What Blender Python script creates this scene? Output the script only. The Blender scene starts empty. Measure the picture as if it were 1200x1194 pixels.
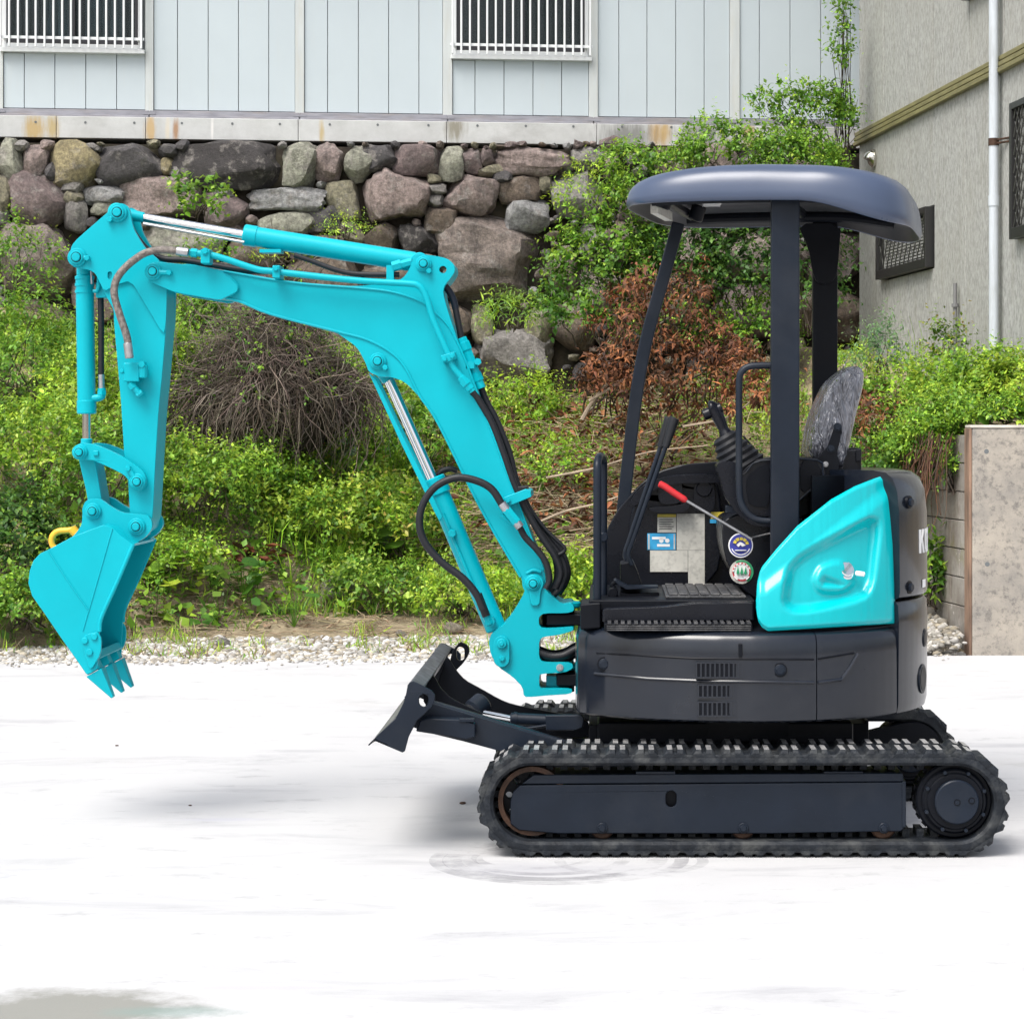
import bpy, bmesh, math, random
import numpy as np
from mathutils import Vector, Matrix
from mathutils.geometry import tessellate_polygon
# ------------------------------------------------------------------ camera, sky, sun, exposure
sc = bpy.context.scene
F, CX, CY, EYE = 2640.0, 710.0, 505.0, 1.5          # focal length and axis, in pixels of the 1200 px photograph
cam_d = bpy.data.cameras.new('camera'); cam = bpy.data.objects.new('camera', cam_d)
sc.collection.objects.link(cam); sc.camera = cam
cam.location = (0, 0, EYE); cam.rotation_euler = (math.radians(90), 0, 0)
cam_d.sensor_width = 36.0; cam_d.lens = 36.0 * F / 1200.0
cam_d.shift_x = (600 - CX) / 1200.0; cam_d.shift_y = (CY - 597) / 1200.0
cam_d.clip_start = 0.1; cam_d.clip_end = 1000
SUN_EL, SUN_AZ = 58.0, 215.0                         # azimuth clockwise from +Y: behind the camera, to the left
w = bpy.data.worlds.new('World'); sc.world = w; w.use_nodes = True
nt = w.node_tree; bg = nt.nodes['Background']
sky = nt.nodes.new('ShaderNodeTexSky'); sky.sky_type = 'NISHITA'; sky.sun_disc = False
sky.sun_elevation = math.radians(SUN_EL); sky.sun_rotation = math.radians(SUN_AZ)
sky.air_density = 1.0; sky.dust_density = 4.0; sky.ozone_density = 1.0
hs = nt.nodes.new('ShaderNodeHueSaturation'); hs.inputs['Saturation'].default_value = 0.42   # thin white overcast
nt.links.new(sky.outputs[0], hs.inputs['Color']); nt.links.new(hs.outputs[0], bg.inputs[0])
bg.inputs[1].default_value = 0.15
sd = bpy.data.lights.new('sun', 'SUN'); so = bpy.data.objects.new('sun', sd); sc.collection.objects.link(so)
sd.energy = 2.1; sd.angle = math.radians(34); sd.color = (1.0, 0.96, 0.90)
_a, _e = math.radians(SUN_AZ), math.radians(SUN_EL)
so.rotation_euler = Vector((-math.sin(_a)*math.cos(_e), -math.cos(_a)*math.cos(_e), -math.sin(_e))).to_track_quat('-Z', 'Y').to_euler()
so.location = (-6, -6, 14)
vs = sc.view_settings; vs.view_transform = 'Standard'; vs.look = 'None'; vs.gamma = 1; vs.use_curve_mapping = False
vs.exposure = 0.78
sc.cycles.max_bounces = 6; sc.cycles.diffuse_bounces = 3; sc.cycles.glossy_bounces = 3
sc.cycles.transparent_max_bounces = 12; sc.cycles.transmission_bounces = 4
R = random.Random(7); NR = np.random.default_rng(11)
# ------------------------------------------------------------------ object helpers
COL = sc.collection; ORG = {}
def P(px, py, D): return Vector(((px-CX)*D/F, D, EYE+(CY-py)*D/F))
def empty(name, loc, label=None, cat=None, group=None):
    o = bpy.data.objects.new(name, None); COL.objects.link(o); o.location = loc; o.empty_display_size = .2
    ORG[o.name] = Vector(loc)
    if label: tag(o, label, cat, group)
    return o
def tag(o, label=None, cat=None, group=None, kind=None):
    if label: o['label'] = label
    if cat: o['category'] = cat
    if group: o['group'] = group
    if kind: o['kind'] = kind
    return o
def place(o, c, parent):
    ORG[o.name] = c.copy()
    if parent is not None: o.parent = parent; o.location = c - ORG[parent.name]
    else: o.location = c
class MB:
    def __init__(s): s.v = []; s.f = []
    def add(s, vs_, fs):
        n = len(s.v); s.v += [tuple(p) for p in vs_]; s.f += [tuple(i+n for i in f) for f in fs]; return s
    def box(s, x0, x1, y0, y1, z0, z1):
        return s.add([(x0,y0,z0),(x1,y0,z0),(x1,y1,z0),(x0,y1,z0),(x0,y0,z1),(x1,y0,z1),(x1,y1,z1),(x0,y1,z1)],
              [(0,3,2,1),(4,5,6,7),(0,1,5,4),(1,2,6,5),(2,3,7,6),(3,0,4,7)])
    def pbox(s, a, b, y0, y1, D=None):                # a box from two opposite pixels seen at depth D
        D = D or y0; p, q = P(*a, D), P(*b, D)
        return s.box(min(p.x,q.x), max(p.x,q.x), y0, y1, min(p.z,q.z), max(p.z,q.z))
    def cyl(s, p, q, r0, r1=None, seg=20, ch=0.0):    # cylinder or cone p->q with chamfered ends
        p, q = Vector(p), Vector(q); r1 = r0 if r1 is None else r1; d = (q-p); L = d.length; d = d/L
        a = d.orthogonal().normalized(); b = d.cross(a)
        rings = [(0, r0)] if not ch else [(0, r0-ch), (ch, r0)]
        rings += [(L, r1)] if not ch else [(L-ch, r1), (L, r1-ch)]
        vs_ = []; fs = []
        for t, r in rings:
            for k in range(seg):
                th = 2*math.pi*k/seg; vs_.append(p + d*t + (a*math.cos(th)+b*math.sin(th))*r)
        for i in range(len(rings)-1):
            for k in range(seg):
                k2 = (k+1) % seg; fs.append((i*seg+k, i*seg+k2, (i+1)*seg+k2, (i+1)*seg+k))
        fs.append(tuple(reversed(range(seg)))); m = (len(rings)-1)*seg; fs.append(tuple(range(m, m+seg)))
        return s.add(vs_, fs)
    def cy(s, x, z, y0, y1, r, seg=24, ch=0.0): return s.cyl((x,y0,z), (x,y1,z), r, seg=seg, ch=ch)
    def tube(s, pts, r, seg=10, smooth=6):
        pts = [Vector(p) for p in pts]; pts = catmull(pts, smooth) if smooth and len(pts) > 2 else pts
        n = len(pts); d = (pts[1]-pts[0]).normalized(); a = d.orthogonal().normalized(); vs_ = []; fs = []
        for i, p in enumerate(pts):
            t = (pts[min(i+1,n-1)] - pts[max(i-1,0)]).normalized()
            a = (a - t*a.dot(t)).normalized(); b = t.cross(a); rr = r(i/(n-1)) if callable(r) else r
            for k in range(seg):
                th = 2*math.pi*k/seg; vs_.append(p + (a*math.cos(th)+b*math.sin(th))*rr)
        for i in range(n-1):
            for k in range(seg):
                k2 = (k+1) % seg; fs.append((i*seg+k, i*seg+k2, (i+1)*seg+k2, (i+1)*seg+k))
        fs.append(tuple(reversed(range(seg)))); fs.append(tuple(range((n-1)*seg, n*seg)))
        return s.add(vs_, fs)
    def poly(s, out, y0, y1, holes=()):               # outline in (x,z), extruded along y
        loops = [out] + list(holes); flat = [p for l in loops for p in l]; n = len(flat)
        tri = tessellate_polygon([[Vector((p[0], p[1], 0)) for p in l] for l in loops])
        vs_ = [(p[0], y0, p[1]) for p in flat] + [(p[0], y1, p[1]) for p in flat]; fs = []
        for t in tri:
            a, b, c = [flat[i] for i in t]
            cr = (b[0]-a[0])*(c[1]-a[1]) - (b[1]-a[1])*(c[0]-a[0])
            t = tuple(t) if cr > 0 else tuple(reversed(t))
            fs.append(t); fs.append(tuple(i+n for i in reversed(t)))
        o = 0
        for l in loops:
            m = len(l)
            for i in range(m): j = (i+1) % m; fs.append((o+i, o+i+n, o+j+n, o+j))
            o += m
        return s.add(vs_, fs)
    def build(s, name, m, parent=None, smooth=32, bevel=0.0, seg=2, label=None):
        me = bpy.data.meshes.new(name); c = Vector((0,0,0))
        arr = np.array([tuple(p) for p in s.v]); c = Vector(((arr.min(0)+arr.max(0))/2).tolist())
        me.from_pydata((arr-np.array(c)).tolist(), [], s.f)
        bm = bmesh.new(); bm.from_mesh(me); bmesh.ops.recalc_face_normals(bm, faces=bm.faces); bm.to_mesh(me); bm.free()
        if smooth:
            me.shade_smooth(); me.set_sharp_from_angle(angle=math.radians(smooth))
        me.materials.append(m); o = bpy.data.objects.new(name, me); COL.objects.link(o); place(o, c, parent)
        if bevel:
            b = o.modifiers.new('bevel', 'BEVEL'); b.width = bevel; b.segments = seg; b.limit_method = 'ANGLE'
            b.angle_limit = math.radians(38); b.harden_normals = True; b.use_clamp_overlap = True
        if label: o['label'] = label
        return o
def catmull(p, n):
    out = []; q = [p[0]*2-p[1]] + list(p) + [p[-1]*2-p[-2]]
    for i in range(1, len(q)-2):
        for k in range(n):
            t = k/n; a,b,c,d = q[i-1],q[i],q[i+1],q[i+2]
            out.append(((b*2) + (c-a)*t + (a*2-b*5+c*4-d)*t*t + (b*3-a-c*3+d)*t*t*t)*.5)
    return out + [p[-1]]
def chaikin(p, it=1, k=.22):
    for _ in range(it):
        q = []
        for i in range(len(p)):
            a, b = p[i], p[(i+1) % len(p)]
            q += [(a[0]+(b[0]-a[0])*k, a[1]+(b[1]-a[1])*k), (b[0]+(a[0]-b[0])*k, b[1]+(a[1]-b[1])*k)]
        p = q
    return p
def xz(pts, D): return [((x-CX)*D/F, EYE+(CY-y)*D/F) for x, y in pts]
def circ(x, z, r, n=20): return [(x+r*math.cos(2*math.pi*k/n), z+r*math.sin(2*math.pi*k/n)) for k in range(n)]
def stadium(x, z0, z1, r, n=9):
    return [(x+r*math.cos(math.pi*k/(n-1)), z1+r*math.sin(math.pi*k/(n-1))) for k in range(n)] + \
           [(x-r*math.cos(math.pi*k/(n-1)), z0-r*math.sin(math.pi*k/(n-1))) for k in range(n)]
def plate(name, pts, y0, y1, m, parent, sm=1, bevel=.003, holes=(), D=None, label=None, k=.2):
    q = chaikin(pts, sm, k) if sm else pts
    return MB().poly(xz(q, D or y0), y0, y1, holes).build(name, m, parent, bevel=bevel, label=label)
# ------------------------------------------------------------------ materials
def mat(name, col, rough=.5, metal=0., var=.0, scale=6., bump=0., bscale=60., coat=0., rvar=.0, spec=.5, dirt=None, dscale=2.5, damt=.3, stretch=None):
    m = bpy.data.materials.new(name); m.use_nodes = True; n = m.node_tree.nodes; l = m.node_tree.links
    b = n['Principled BSDF']; b.inputs['Base Color'].default_value = (*col, 1); b.inputs['Roughness'].default_value = rough
    b.inputs['Metallic'].default_value = metal; b.inputs['Coat Weight'].default_value = coat
    b.inputs['Coat Roughness'].default_value = .12; b.inputs['Specular IOR Level'].default_value = spec
    tc = n.new('ShaderNodeTexCoord'); src = tc.outputs['Object']
    geo = n.new('ShaderNodeNewGeometry'); pos = geo.outputs['Position']
    if stretch:
        mp = n.new('ShaderNodeMapping'); mp.inputs['Scale'].default_value = stretch; l.new(pos, mp.inputs[0]); pos = mp.outputs[0]
    cs = None
    if var:
        t = n.new('ShaderNodeTexNoise'); t.inputs['Scale'].default_value = scale; t.inputs['Detail'].default_value = 6; l.new(pos, t.inputs[0])
        r = n.new('ShaderNodeValToRGB'); e = r.color_ramp.elements
        e[0].position = .3; e[1].position = .72
        e[0].color = (*[c*(1-var) for c in col], 1); e[1].color = (*[min(1, c*(1+var)) for c in col], 1)
        l.new(t.outputs[0], r.inputs[0]); cs = r.outputs[0]
    if dirt:
        t = n.new('ShaderNodeTexNoise'); t.inputs['Scale'].default_value = dscale; t.inputs['Detail'].default_value = 9; t.inputs['Roughness'].default_value = .68; l.new(pos, t.inputs[0])
        r = n.new('ShaderNodeValToRGB'); e = r.color_ramp.elements; e[0].position = .47; e[0].color = (0,0,0,1); e[1].position = .75; e[1].color = (damt,)*3+(1,)
        l.new(t.outputs[0], r.inputs[0]); mx = n.new('ShaderNodeMix'); mx.data_type = 'RGBA'; l.new(r.outputs[0], mx.inputs[0])
        if cs: l.new(cs, mx.inputs[6])
        else: mx.inputs[6].default_value = (*col, 1)
        mx.inputs[7].default_value = (*dirt, 1); cs = mx.outputs[2]
    if cs: l.new(cs, b.inputs['Base Color'])
    if rvar:
        t = n.new('ShaderNodeTexNoise'); t.inputs['Scale'].default_value = 9; t.inputs['Detail'].default_value = 8; l.new(pos, t.inputs[0])
        mr = n.new('ShaderNodeMapRange'); mr.inputs[3].default_value = max(.03, rough-rvar); mr.inputs[4].default_value = min(1, rough+rvar)
        l.new(t.outputs[0], mr.inputs[0]); l.new(mr.outputs[0], b.inputs['Roughness'])
    if bump:
        t = n.new('ShaderNodeTexNoise'); t.inputs['Scale'].default_value = bscale; t.inputs['Detail'].default_value = 5; l.new(pos, t.inputs[0])
        bp = n.new('ShaderNodeBump'); bp.inputs['Strength'].default_value = bump; bp.inputs['Distance'].default_value = .01
        l.new(t.outputs[0], bp.inputs['Height']); l.new(bp.outputs[0], b.inputs['Normal'])
    return m
TEAL = mat('teal_paint', (.0,.355,.43), .40, var=.05, scale=5, bump=.035, bscale=45, coat=.05, rvar=.1, spec=.18)
TEALG = mat('teal_gloss', (.0,.40,.44), .22, var=.03, scale=4, coat=.25, spec=.35)
DARK = mat('graphite_paint', (.0075,.012,.021), .40, var=.15, scale=7, bump=.05, bscale=35, coat=.04, rvar=.12, dirt=(.07,.07,.07), damt=.16, spec=.2)
SKIRT = mat('graphite_gloss', (.006,.009,.016), .24, var=.12, scale=3, bump=.10, bscale=5, coat=.25, rvar=.08, dirt=(.07,.07,.07), dscale=5, damt=.13, spec=.4)
BLACK = mat('black_paint', (.004,.005,.008), .42, spec=.14, var=.2, scale=9, bump=.05, bscale=60, rvar=.12)
PLAST = mat('black_plastic', (.005,.006,.010), .27, spec=.26, var=.15, scale=8, bump=.06, bscale=220, rvar=.1)
HOSE = mat('black_rubber_hose', (.008,.009,.012), .5, spec=.35, bump=.1, bscale=150)
CHROME = mat('chrome_rod', (.75,.76,.78), .09, 1.0)
STEEL = mat('zinc_steel', (.42,.42,.43), .35, .9, var=.2, scale=30)
BRAID = mat('braided_hose', (.17,.15,.135), .5, .35, var=.5, scale=70, bump=.5, bscale=260)
RUBBER = mat('track_rubber', (.010,.013,.018), .6, var=.4, scale=22, bump=.4, bscale=70, dirt=(.11,.11,.10), dscale=11, damt=.5, spec=.25)
RUBTOP = mat('worn_skylit_lug_rubber', (.22,.22,.225), .40, var=.35, scale=28, bump=.3, bscale=80, dirt=(.42,.41,.39), dscale=16, damt=.8)  # lug tops: worn rubber, with the sky's grazing sheen painted in as paler colour
RUST = mat('rusty_steel', (.055,.026,.014), .7, .2, var=.5, scale=25, bump=.3, bscale=60)
YEL = mat('yellow_hook_paint', (.75,.38,.02), .45, var=.15, scale=20)
RED = mat('red_grip', (.45,.015,.02), .35)
PAPER = mat('worn_white_label', (.56,.55,.50), .6, var=.12, scale=12, dirt=(.05,.05,.05), dscale=45, damt=.5)
WHITE = mat('white_print', (.8,.8,.8), .45)
BLUE = mat('blue_label', (.03,.33,.62), .4, var=.35, scale=18)
NAVY = mat('navy_print', (.03,.04,.30), .4)
YLAB = mat('yellow_print', (.65,.52,.06), .45, var=.2, scale=30)
GREEN = mat('green_print', (.02,.28,.12), .45)
REDP = mat('red_print', (.5,.03,.05), .45)
MAT_ = mat('floor_mat_rubber', (.035,.036,.04), .5, var=.5, scale=40, bump=.4, bscale=60, dirt=(.16,.155,.15), dscale=12, damt=.7)
LINER = mat('canopy_liner', (.05,.05,.055), .45, var=.25, scale=6)
GLASSW = mat('lamp_lens', (.75,.75,.78), .15)
# ================================================================== EXCAVATOR: boom, arm, bucket
YC = 8.67
EX = empty('excavator', (0.525, YC, 0), 'turquoise and black mini excavator with canopy standing on the white concrete yard', 'excavator')
def part(name, pts, y0, y1, m=TEAL, **k): return plate(name, pts, y0, y1, m, k.pop('parent', EX), **k)
def pin(px, py, D, r, parent=EX, m=TEAL, name='pivot_pin', length=.03, bolt=None):
    c = P(px, py, D); b = MB(); k = D/F
    b.cy(c.x, c.z, D-.012, D+length, r*k, 28, .003); b.cy(c.x, c.z, D-.022, D, r*k*.74, 28, .003); b.cy(c.x, c.z, D-.030, D, r*k*.46, 24, .003)
    if bolt: q = P(*bolt, D); b.cyl((c.x, D-.008, c.z), (q.x, D-.008, q.z), .010, seg=8); b.cy(q.x, q.z, D-.022, D, .011, 6, .002)
    o = b.build(name, m, parent)
    if parent is not None and parent is EX: MB().cy(c.x, c.z, D-.0228, D-.01, r*k*.545, 28).build('grease_ring', BLACK, o)
    return o
def bolt(px, py, D, r=4, parent=EX, m=TEAL, name='bolt', h=.010):
    c = P(px, py, D); rr = r*D/F
    return MB().cy(c.x, c.z, D-h*.35, D+.005, rr*1.3, 18).cy(c.x, c.z, D-h, D, rr, 6, .0015).build(name, m, parent)
def weld(pts, D, r=.0035, m=TEAL, parent=EX, name='weld_seam'):
    return MB().tube([P(x,y,D-r*.35) for x,y in pts], r*1.15, 8, 5).build(name, m, parent)
def hose(pts, r, m=HOSE, parent=EX, name='hydraulic_hose', D=8.5, seg=12, label=None):
    return MB().tube([P(p[0],p[1],p[2] if len(p) > 2 else D) for p in pts], r, seg, 7).build(name, m, parent, label=label)
# --- arm
armbody = [(118,330),(124,347),(133,363),(133.5,380),(141.6,470),(145.4,533),(150,566),(152,601),(155,622),(165,627),(175,620),(179,605),(182,545),(186,480),(190,440),(195,380),(195.6,343),(188,312),(165,306),(135,312)]
arm = part('arm', armbody, 8.585, 8.755, sm=1, bevel=.006, k=.12)
head = [(133.4,242.6),(138.5,238.8),(144,238.5),(149.8,242),(152.3,247.6),(153.5,256.4),(156.7,269),(163,280),(170.5,291.6),(188,306.6),(195,330),(195.5,343),(194.4,380),(191.5,393),(168,353),(153,329),(136,334),(122,342),(116.5,330.5),(111.5,320.5),(104,316),(87,314),(82,308),(81.3,300),(83.8,287.8),(91.4,279)]
hole = [stadium(P(129,322,8.58).x, P(0,325,8.58).z, P(0,321,8.58).z, .008)]
part('arm_head_plate', head, 8.574, 8.596, parent=arm, holes=hole)
part('arm_head_plate', head, 8.744, 8.766, parent=arm, D=8.574)
weld([(172,296),(160,312),(146,330)], 8.585, .003, parent=arm)
pin(138.5,249.5,8.574,11, bolt=(129.5,258)); pin(90.7,302,8.574,11, bolt=(103,303))
# --- boom
boompts = [(205,311),(219.5,309),(241,313),(262,317),(282.7,322),(345,330.7),(418.7,336.4),(469.7,329),(479.6,316.6),(485,299.6),(495,297.6),(523.5,302.4),(532,309.5),(533.4,318),(527.8,326.5),(520.7,335),(519,343.5),(526,369),(539,405.8),(554.7,442.7),(560.7,463),(584,531),(601.7,573),(621.7,625),(638,668),(640,684),(634,697),(622,699),(612.5,690),(611.5,677),(590,640),(563,596),(536.8,543.7),(514,498),(493.5,467.5),(474.7,447.4),(458,441.8),(445,441.8),(432,436),(428.6,425.7),(418.7,407),(398.8,393),(393,389.4),(316.7,369),(271,350.6),(240,348),(205,341)]
eye = P(519,316,8.57)
boom = part('boom', boompts, 8.57, 8.77, sm=2, bevel=.007, k=.2, holes=[circ(eye.x, eye.z, .014)])
cheek = [(171,320),(172,312),(178,308),(186,307),(241,312.5),(258,317.5),(270,326),(279,335),(278,342),(268,347),(258,352),(240,349),(205,343),(186,335),(175,330)]
part('boom_end_plate', cheek, 8.545, 8.5695, parent=boom, bevel=.005); part('boom_end_plate', cheek, 8.7705, 8.795, parent=boom, D=8.545)
weld([(240,349),(268,347),(279,337),(268,324),(250,316)], 8.553, .003, parent=boom)
weld([(205,342),(271,350.6),(316.7,368),(393,388),(430,398),(458,413),(475,431),(492,464),(514,497),(563,595),(610,676)], 8.570, .0045, parent=boom, name='lower_flange')
weld([(262,318),(345,331.5),(419,337.5),(458,342),(490,352),(506,363),(526,383),(543,417),(560,462),(601,573),(637,668)], 8.570, .004, parent=boom, name='upper_flange')
pin(180,318.6,8.545,10, bolt=(199,320)); pin(496.6,309.5,8.57,9.5, bolt=(503,318)); pin(443,423.5,8.57,10, bolt=(452,431)); pin(625,683.5,8.552,9.5)
# --- arm cylinder (on top of the boom)
def cylinder(name, rod0, rod1, bar1, r_rod, r_bar, D=8.67, m=TEAL):
    a, b, c = P(*rod0, D), P(*rod1, D), P(*bar1, D); d = (c-b).normalized()
    o = MB().cyl(b, c, r_bar, seg=32, ch=.006).cyl(b-d*.004, b+d*.05, r_bar*1.07, seg=32, ch=.004).build(name, m, EX)
    MB().cyl(a, b+d*.02, r_rod, seg=24).build('piston_rod', CHROME, o)
    return o, a, b, c, d
o, a, b, c, d = cylinder('arm_cylinder', (150,252), (287,275.5), (487,307.5), .0165, .0385)
MB().cyl(a-d*.01, a+d*.065, .024, .019, 20, .004).cy(a.x-.03, a.z+.006, 8.60, 8.74, .034, 24, .004).build('rod_eye', TEAL, o)
MB().cyl(P(168,262,8.61), P(286,284,8.61), .0055, seg=8).build('guide_rod', STEEL, o)
MB().cy(c.x+.02, c.z-.003, 8.60, 8.74, .036, 24, .004).build('barrel_eye', TEAL, o)
p = P(457,318,8.6); MB().box(p.x-.012,p.x+.016,8.58,8.63,p.z-.04,p.z+.022).cyl(P(460,313,8.59),P(483,307,8.59),.016,seg=6).cyl(P(460,313,8.59),P(470,310,8.59),.020,seg=6).build('port_fitting', TEAL, o)
MB().pbox((304,292),(329,296),8.62,8.70).build('port_block', TEAL, o)
hose([(345,299),(365,306),(392,316),(415,321),(448,322),(468,322)], .010, D=8.60)
hose([(150,262),(160,278),(172,292),(190,303),(215,305),(240,309),(290,317),(330,318)], .012, D=8.66)
hose([(140,268),(150,285),(166,300),(184,306)], .010, D=8.70)
# --- bucket cylinder (in front of the arm)
o, a, b, c, d = cylinder('bucket_cylinder', (101.5,523), (101.6,484), (99.2,322), .0165, .0345)
MB().cy(P(99,302,8.67).x, P(0,303,8.67).z, 8.60, 8.74, .036, 24, .004).cyl(P(99,322,8.67), P(99,306,8.67), .030, seg=20).build('barrel_eye', TEAL, o)
for yy in (324, 332, 340): MB().cyl(P(99.2,yy,8.67), P(99.25,yy+3.5,8.67), .037, seg=24).build('barrel_ring', TEAL, o)
MB().cyl(P(101.5,526,8.67), P(101.5,514,8.67), .022, seg=18, ch=.003).build('rod_eye', TEAL, o)
MB().tube([P(109,341,8.62),P(113,341,8.62),P(115.5,336,8.62),P(115.5,328,8.62),P(116,322,8.64)], .007, 8).build('elbow_pipe', TEAL, o)
MB().cyl(P(107,318,8.62),P(107.5,333,8.62),.004,seg=8).build('link_rod', STEEL, o)
MB().pbox((112,331),(125,349),8.63,8.72).build('clamp_block', TEAL, o, bevel=.004)
hose([(118,348),(118.5,380),(118.5,440)], .0115, D=8.66)
MB().cyl(P(118.6,439,8.66),P(119,456,8.66),.0125,seg=16).build('hose_ferrule', STEEL, EX)
MB().tube([P(119,455,8.66),P(119.5,463,8.66),P(116,466,8.66),P(108,467,8.66)], .015, 12).cyl(P(119,458,8.66),P(119.3,463,8.66),.018,seg=6).build('elbow_fitting', TEAL, EX)
# --- links
lk = [(85.8,529.5),(88.8,522),(95.6,519),(110.7,520.5),(127,527),(145.4,536),(159,545.4),(168,552),(172,562),(170,571),(163,576.5),(155,572),(150,562),(145.4,556.7),(133,550),(119.7,544),(109,539.5),(94,539),(86.6,535)]
part('rocker_link', lk, 8.545, 8.567, D=8.545); part('rocker_link', lk, 8.773, 8.795, D=8.545)
pin(94,530,8.545,9, length=.26); pin(161.5,564.5,8.545,9.5, bolt=(151,549)); MB().pbox((109,528),(115,534),8.535,8.55).build('grease_block', TEAL, EX, bevel=.003)
part('bucket_link', [(91,528),(97,524),(106,528),(112,542),(119,584.6),(121,596),(112,606),(103,602),(102.4,581.5),(92.6,541)], 8.60, 8.74, sm=1)
# --- bucket
BN, BF = 8.46, 8.88
bpro = [(121,615),(86.5,628),(56.6,644),(47,648.5),(39,657),(34.6,669),(33,683),(37.3,698),(52,719),(72,748.4),(90,774),(101,790),(108,788),(114.4,783),(116.4,740.7),(119,723),(135.6,684.8),(156,638.5),(143,629),(131.8,618)]
bk = part('bucket', bpro, BN, BN+.012, sm=0, bevel=.003)
part('bucket_side_plate', bpro, BF-.012, BF, D=BN, sm=0, parent=bk)
path = xz([(157,637),(143,629),(131.8,618),(121,615.5),(86.5,628.5),(56.6,644.5),(47.5,649),(39.5,657.5),(35,669),(33.6,683),(37.9,698),(52.6,719),(72.6,748.4),(90.6,774),(102,789)], BN)
cen = np.mean(np.array(path), 0); inn = []
for i, p_ in enumerate(path):
    a_ = np.array(path[max(i-1,0)]); b_ = np.array(path[min(i+1,len(path)-1)]); t = (b_-a_)/np.linalg.norm(b_-a_); n_ = np.array((-t[1], t[0]))
    if np.dot(n_, cen-np.array(p_)) < 0: n_ = -n_
    inn.append(tuple(np.array(p_)+n_*.012))
MB().poly(path + inn[::-1], BN+.0125, BF-.0125).build('bucket_shell', TEAL, bk)
MB().poly(xz([(97,770),(103,778),(116,772),(112,763)], BN), BN+.0125, BF-.0125).build('cutting_lip', TEAL, bk, bevel=.004)
weld([(56.6,644.5),(80,681),(103,713.7)], BN, .0028, parent=bk); weld([(131.8,619),(112,688),(97,739)], BN, .002, parent=bk)
weld([(156,638),(136,685),(119,723),(116.6,740)], BN+.003, .007, parent=bk, name='edge_bar'); weld([(156,638),(136,685),(119,723),(116.6,740)], BF*1.0, .007, parent=bk, name='edge_bar').location.x -= 0.0
cut = [(95,750),(101,743),(114.4,740),(119,748),(118.4,766),(107,785),(103,780),(99,765)]
for y0 in (BN-.0125, BF+.0005):
    s_ = part('side_cutter', cut, y0, y0+.012, D=BN-.0125, parent=bk, sm=1)
    for q in ((99.5,750.5),(110.6,746),(105,764)):
        c0 = P(*q, BN-.0125); MB().cy(c0.x, c0.z, y0-.008, y0+.004, .0125, 14, .002).cy(c0.x, c0.z, y0+.012, y0+.018, .011, 6).build('bolt', TEAL, s_)
# edge bar of the far plate sits where that plate is
for o_ in bk.children:
    if o_.name == 'edge_bar.001':
        bpy.data.objects.remove(o_)
        break
MB().tube([Vector((p_[0], BF-.004, p_[1])) for p_ in xz([(156,638),(136,685),(119,723),(116.6,740)], BN)], .007, 6).build('edge_bar', TEAL, bk)
for y0 in (BN+.002, (BN+BF)/2-.035, BF-.072):
    t = MB(); a_ = [P(100.5,793,BN), P(118.5,783,BN), P(131.5,817.5,BN), P(129,819,BN)]
    w0, w1 = .066, .036; yy = y0+.035; vs_ = []
    for q, w_ in zip(a_, (w0, w0, w1, w1)): vs_ += [(q.x, yy-w_/2, q.z), (q.x, yy+w_/2, q.z)]
    t.add(vs_, [(0,2,4,6),(1,7,5,3),(0,1,3,2),(2,3,5,4),(4,5,7,6),(6,7,1,0)]); th = t.build('bucket_tooth', TEAL, bk, bevel=.003)
    q0, q1, q2, q3 = P(93,779,BN), P(110,768,BN), P(116.5,783,BN), P(102,791.5,BN)
    s2 = MB(); vs_ = []
    for q in (q0,q1,q2,q3): vs_ += [(q.x, yy-.028, q.z), (q.x, yy+.028, q.z)]
    s2.add(vs_, [(0,2,4,6),(1,7,5,3),(0,1,3,2),(2,3,5,4),(4,5,7,6),(6,7,1,0)]).build('tooth_adapter', TEAL, th, bevel=.003)
ear = [(96.4,595),(100,587),(109,584),(118,585),(130,593.6),(142,600.4),(154.4,602),(172.5,603.4),(177.8,610),(178.5,618.5),(172.5,628),(160.5,636),(152,639),(140,645),(110,640),(86,640),(80,634),(89.6,624),(95.6,614.7),(96.4,605.7)]
part('bucket_ear', ear, 8.553, 8.578, parent=bk); part('bucket_ear', ear, 8.762, 8.787, D=8.553, parent=bk)
pin(109.5,599,8.553,9.5, length=.05); pin(160.5,617,8.553,10, length=.05)
p = P(160.5,617,8.553); MB().cy(p.x, p.z, 8.57, 8.80, .028, 24).build('hinge_bushing', TEAL, EX)
p = P(109.5,599,8.553); MB().cy(p.x, p.z, 8.57, 8.80, .024, 24).build('hinge_bushing', TEAL, EX)
MB().tube([P(88,620,8.6),P(80,621.5,8.6),P(69,622.5,8.6),P(62.5,627,8.6),P(60.5,634,8.6),P(63,641,8.6),P(70,643,8.6)], lambda t: .0125-.003*abs(t-.35), 12).cyl(P(84,619,8.6),P(90,626,8.6),.018,seg=10).build('lifting_hook', YEL, bk)
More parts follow.
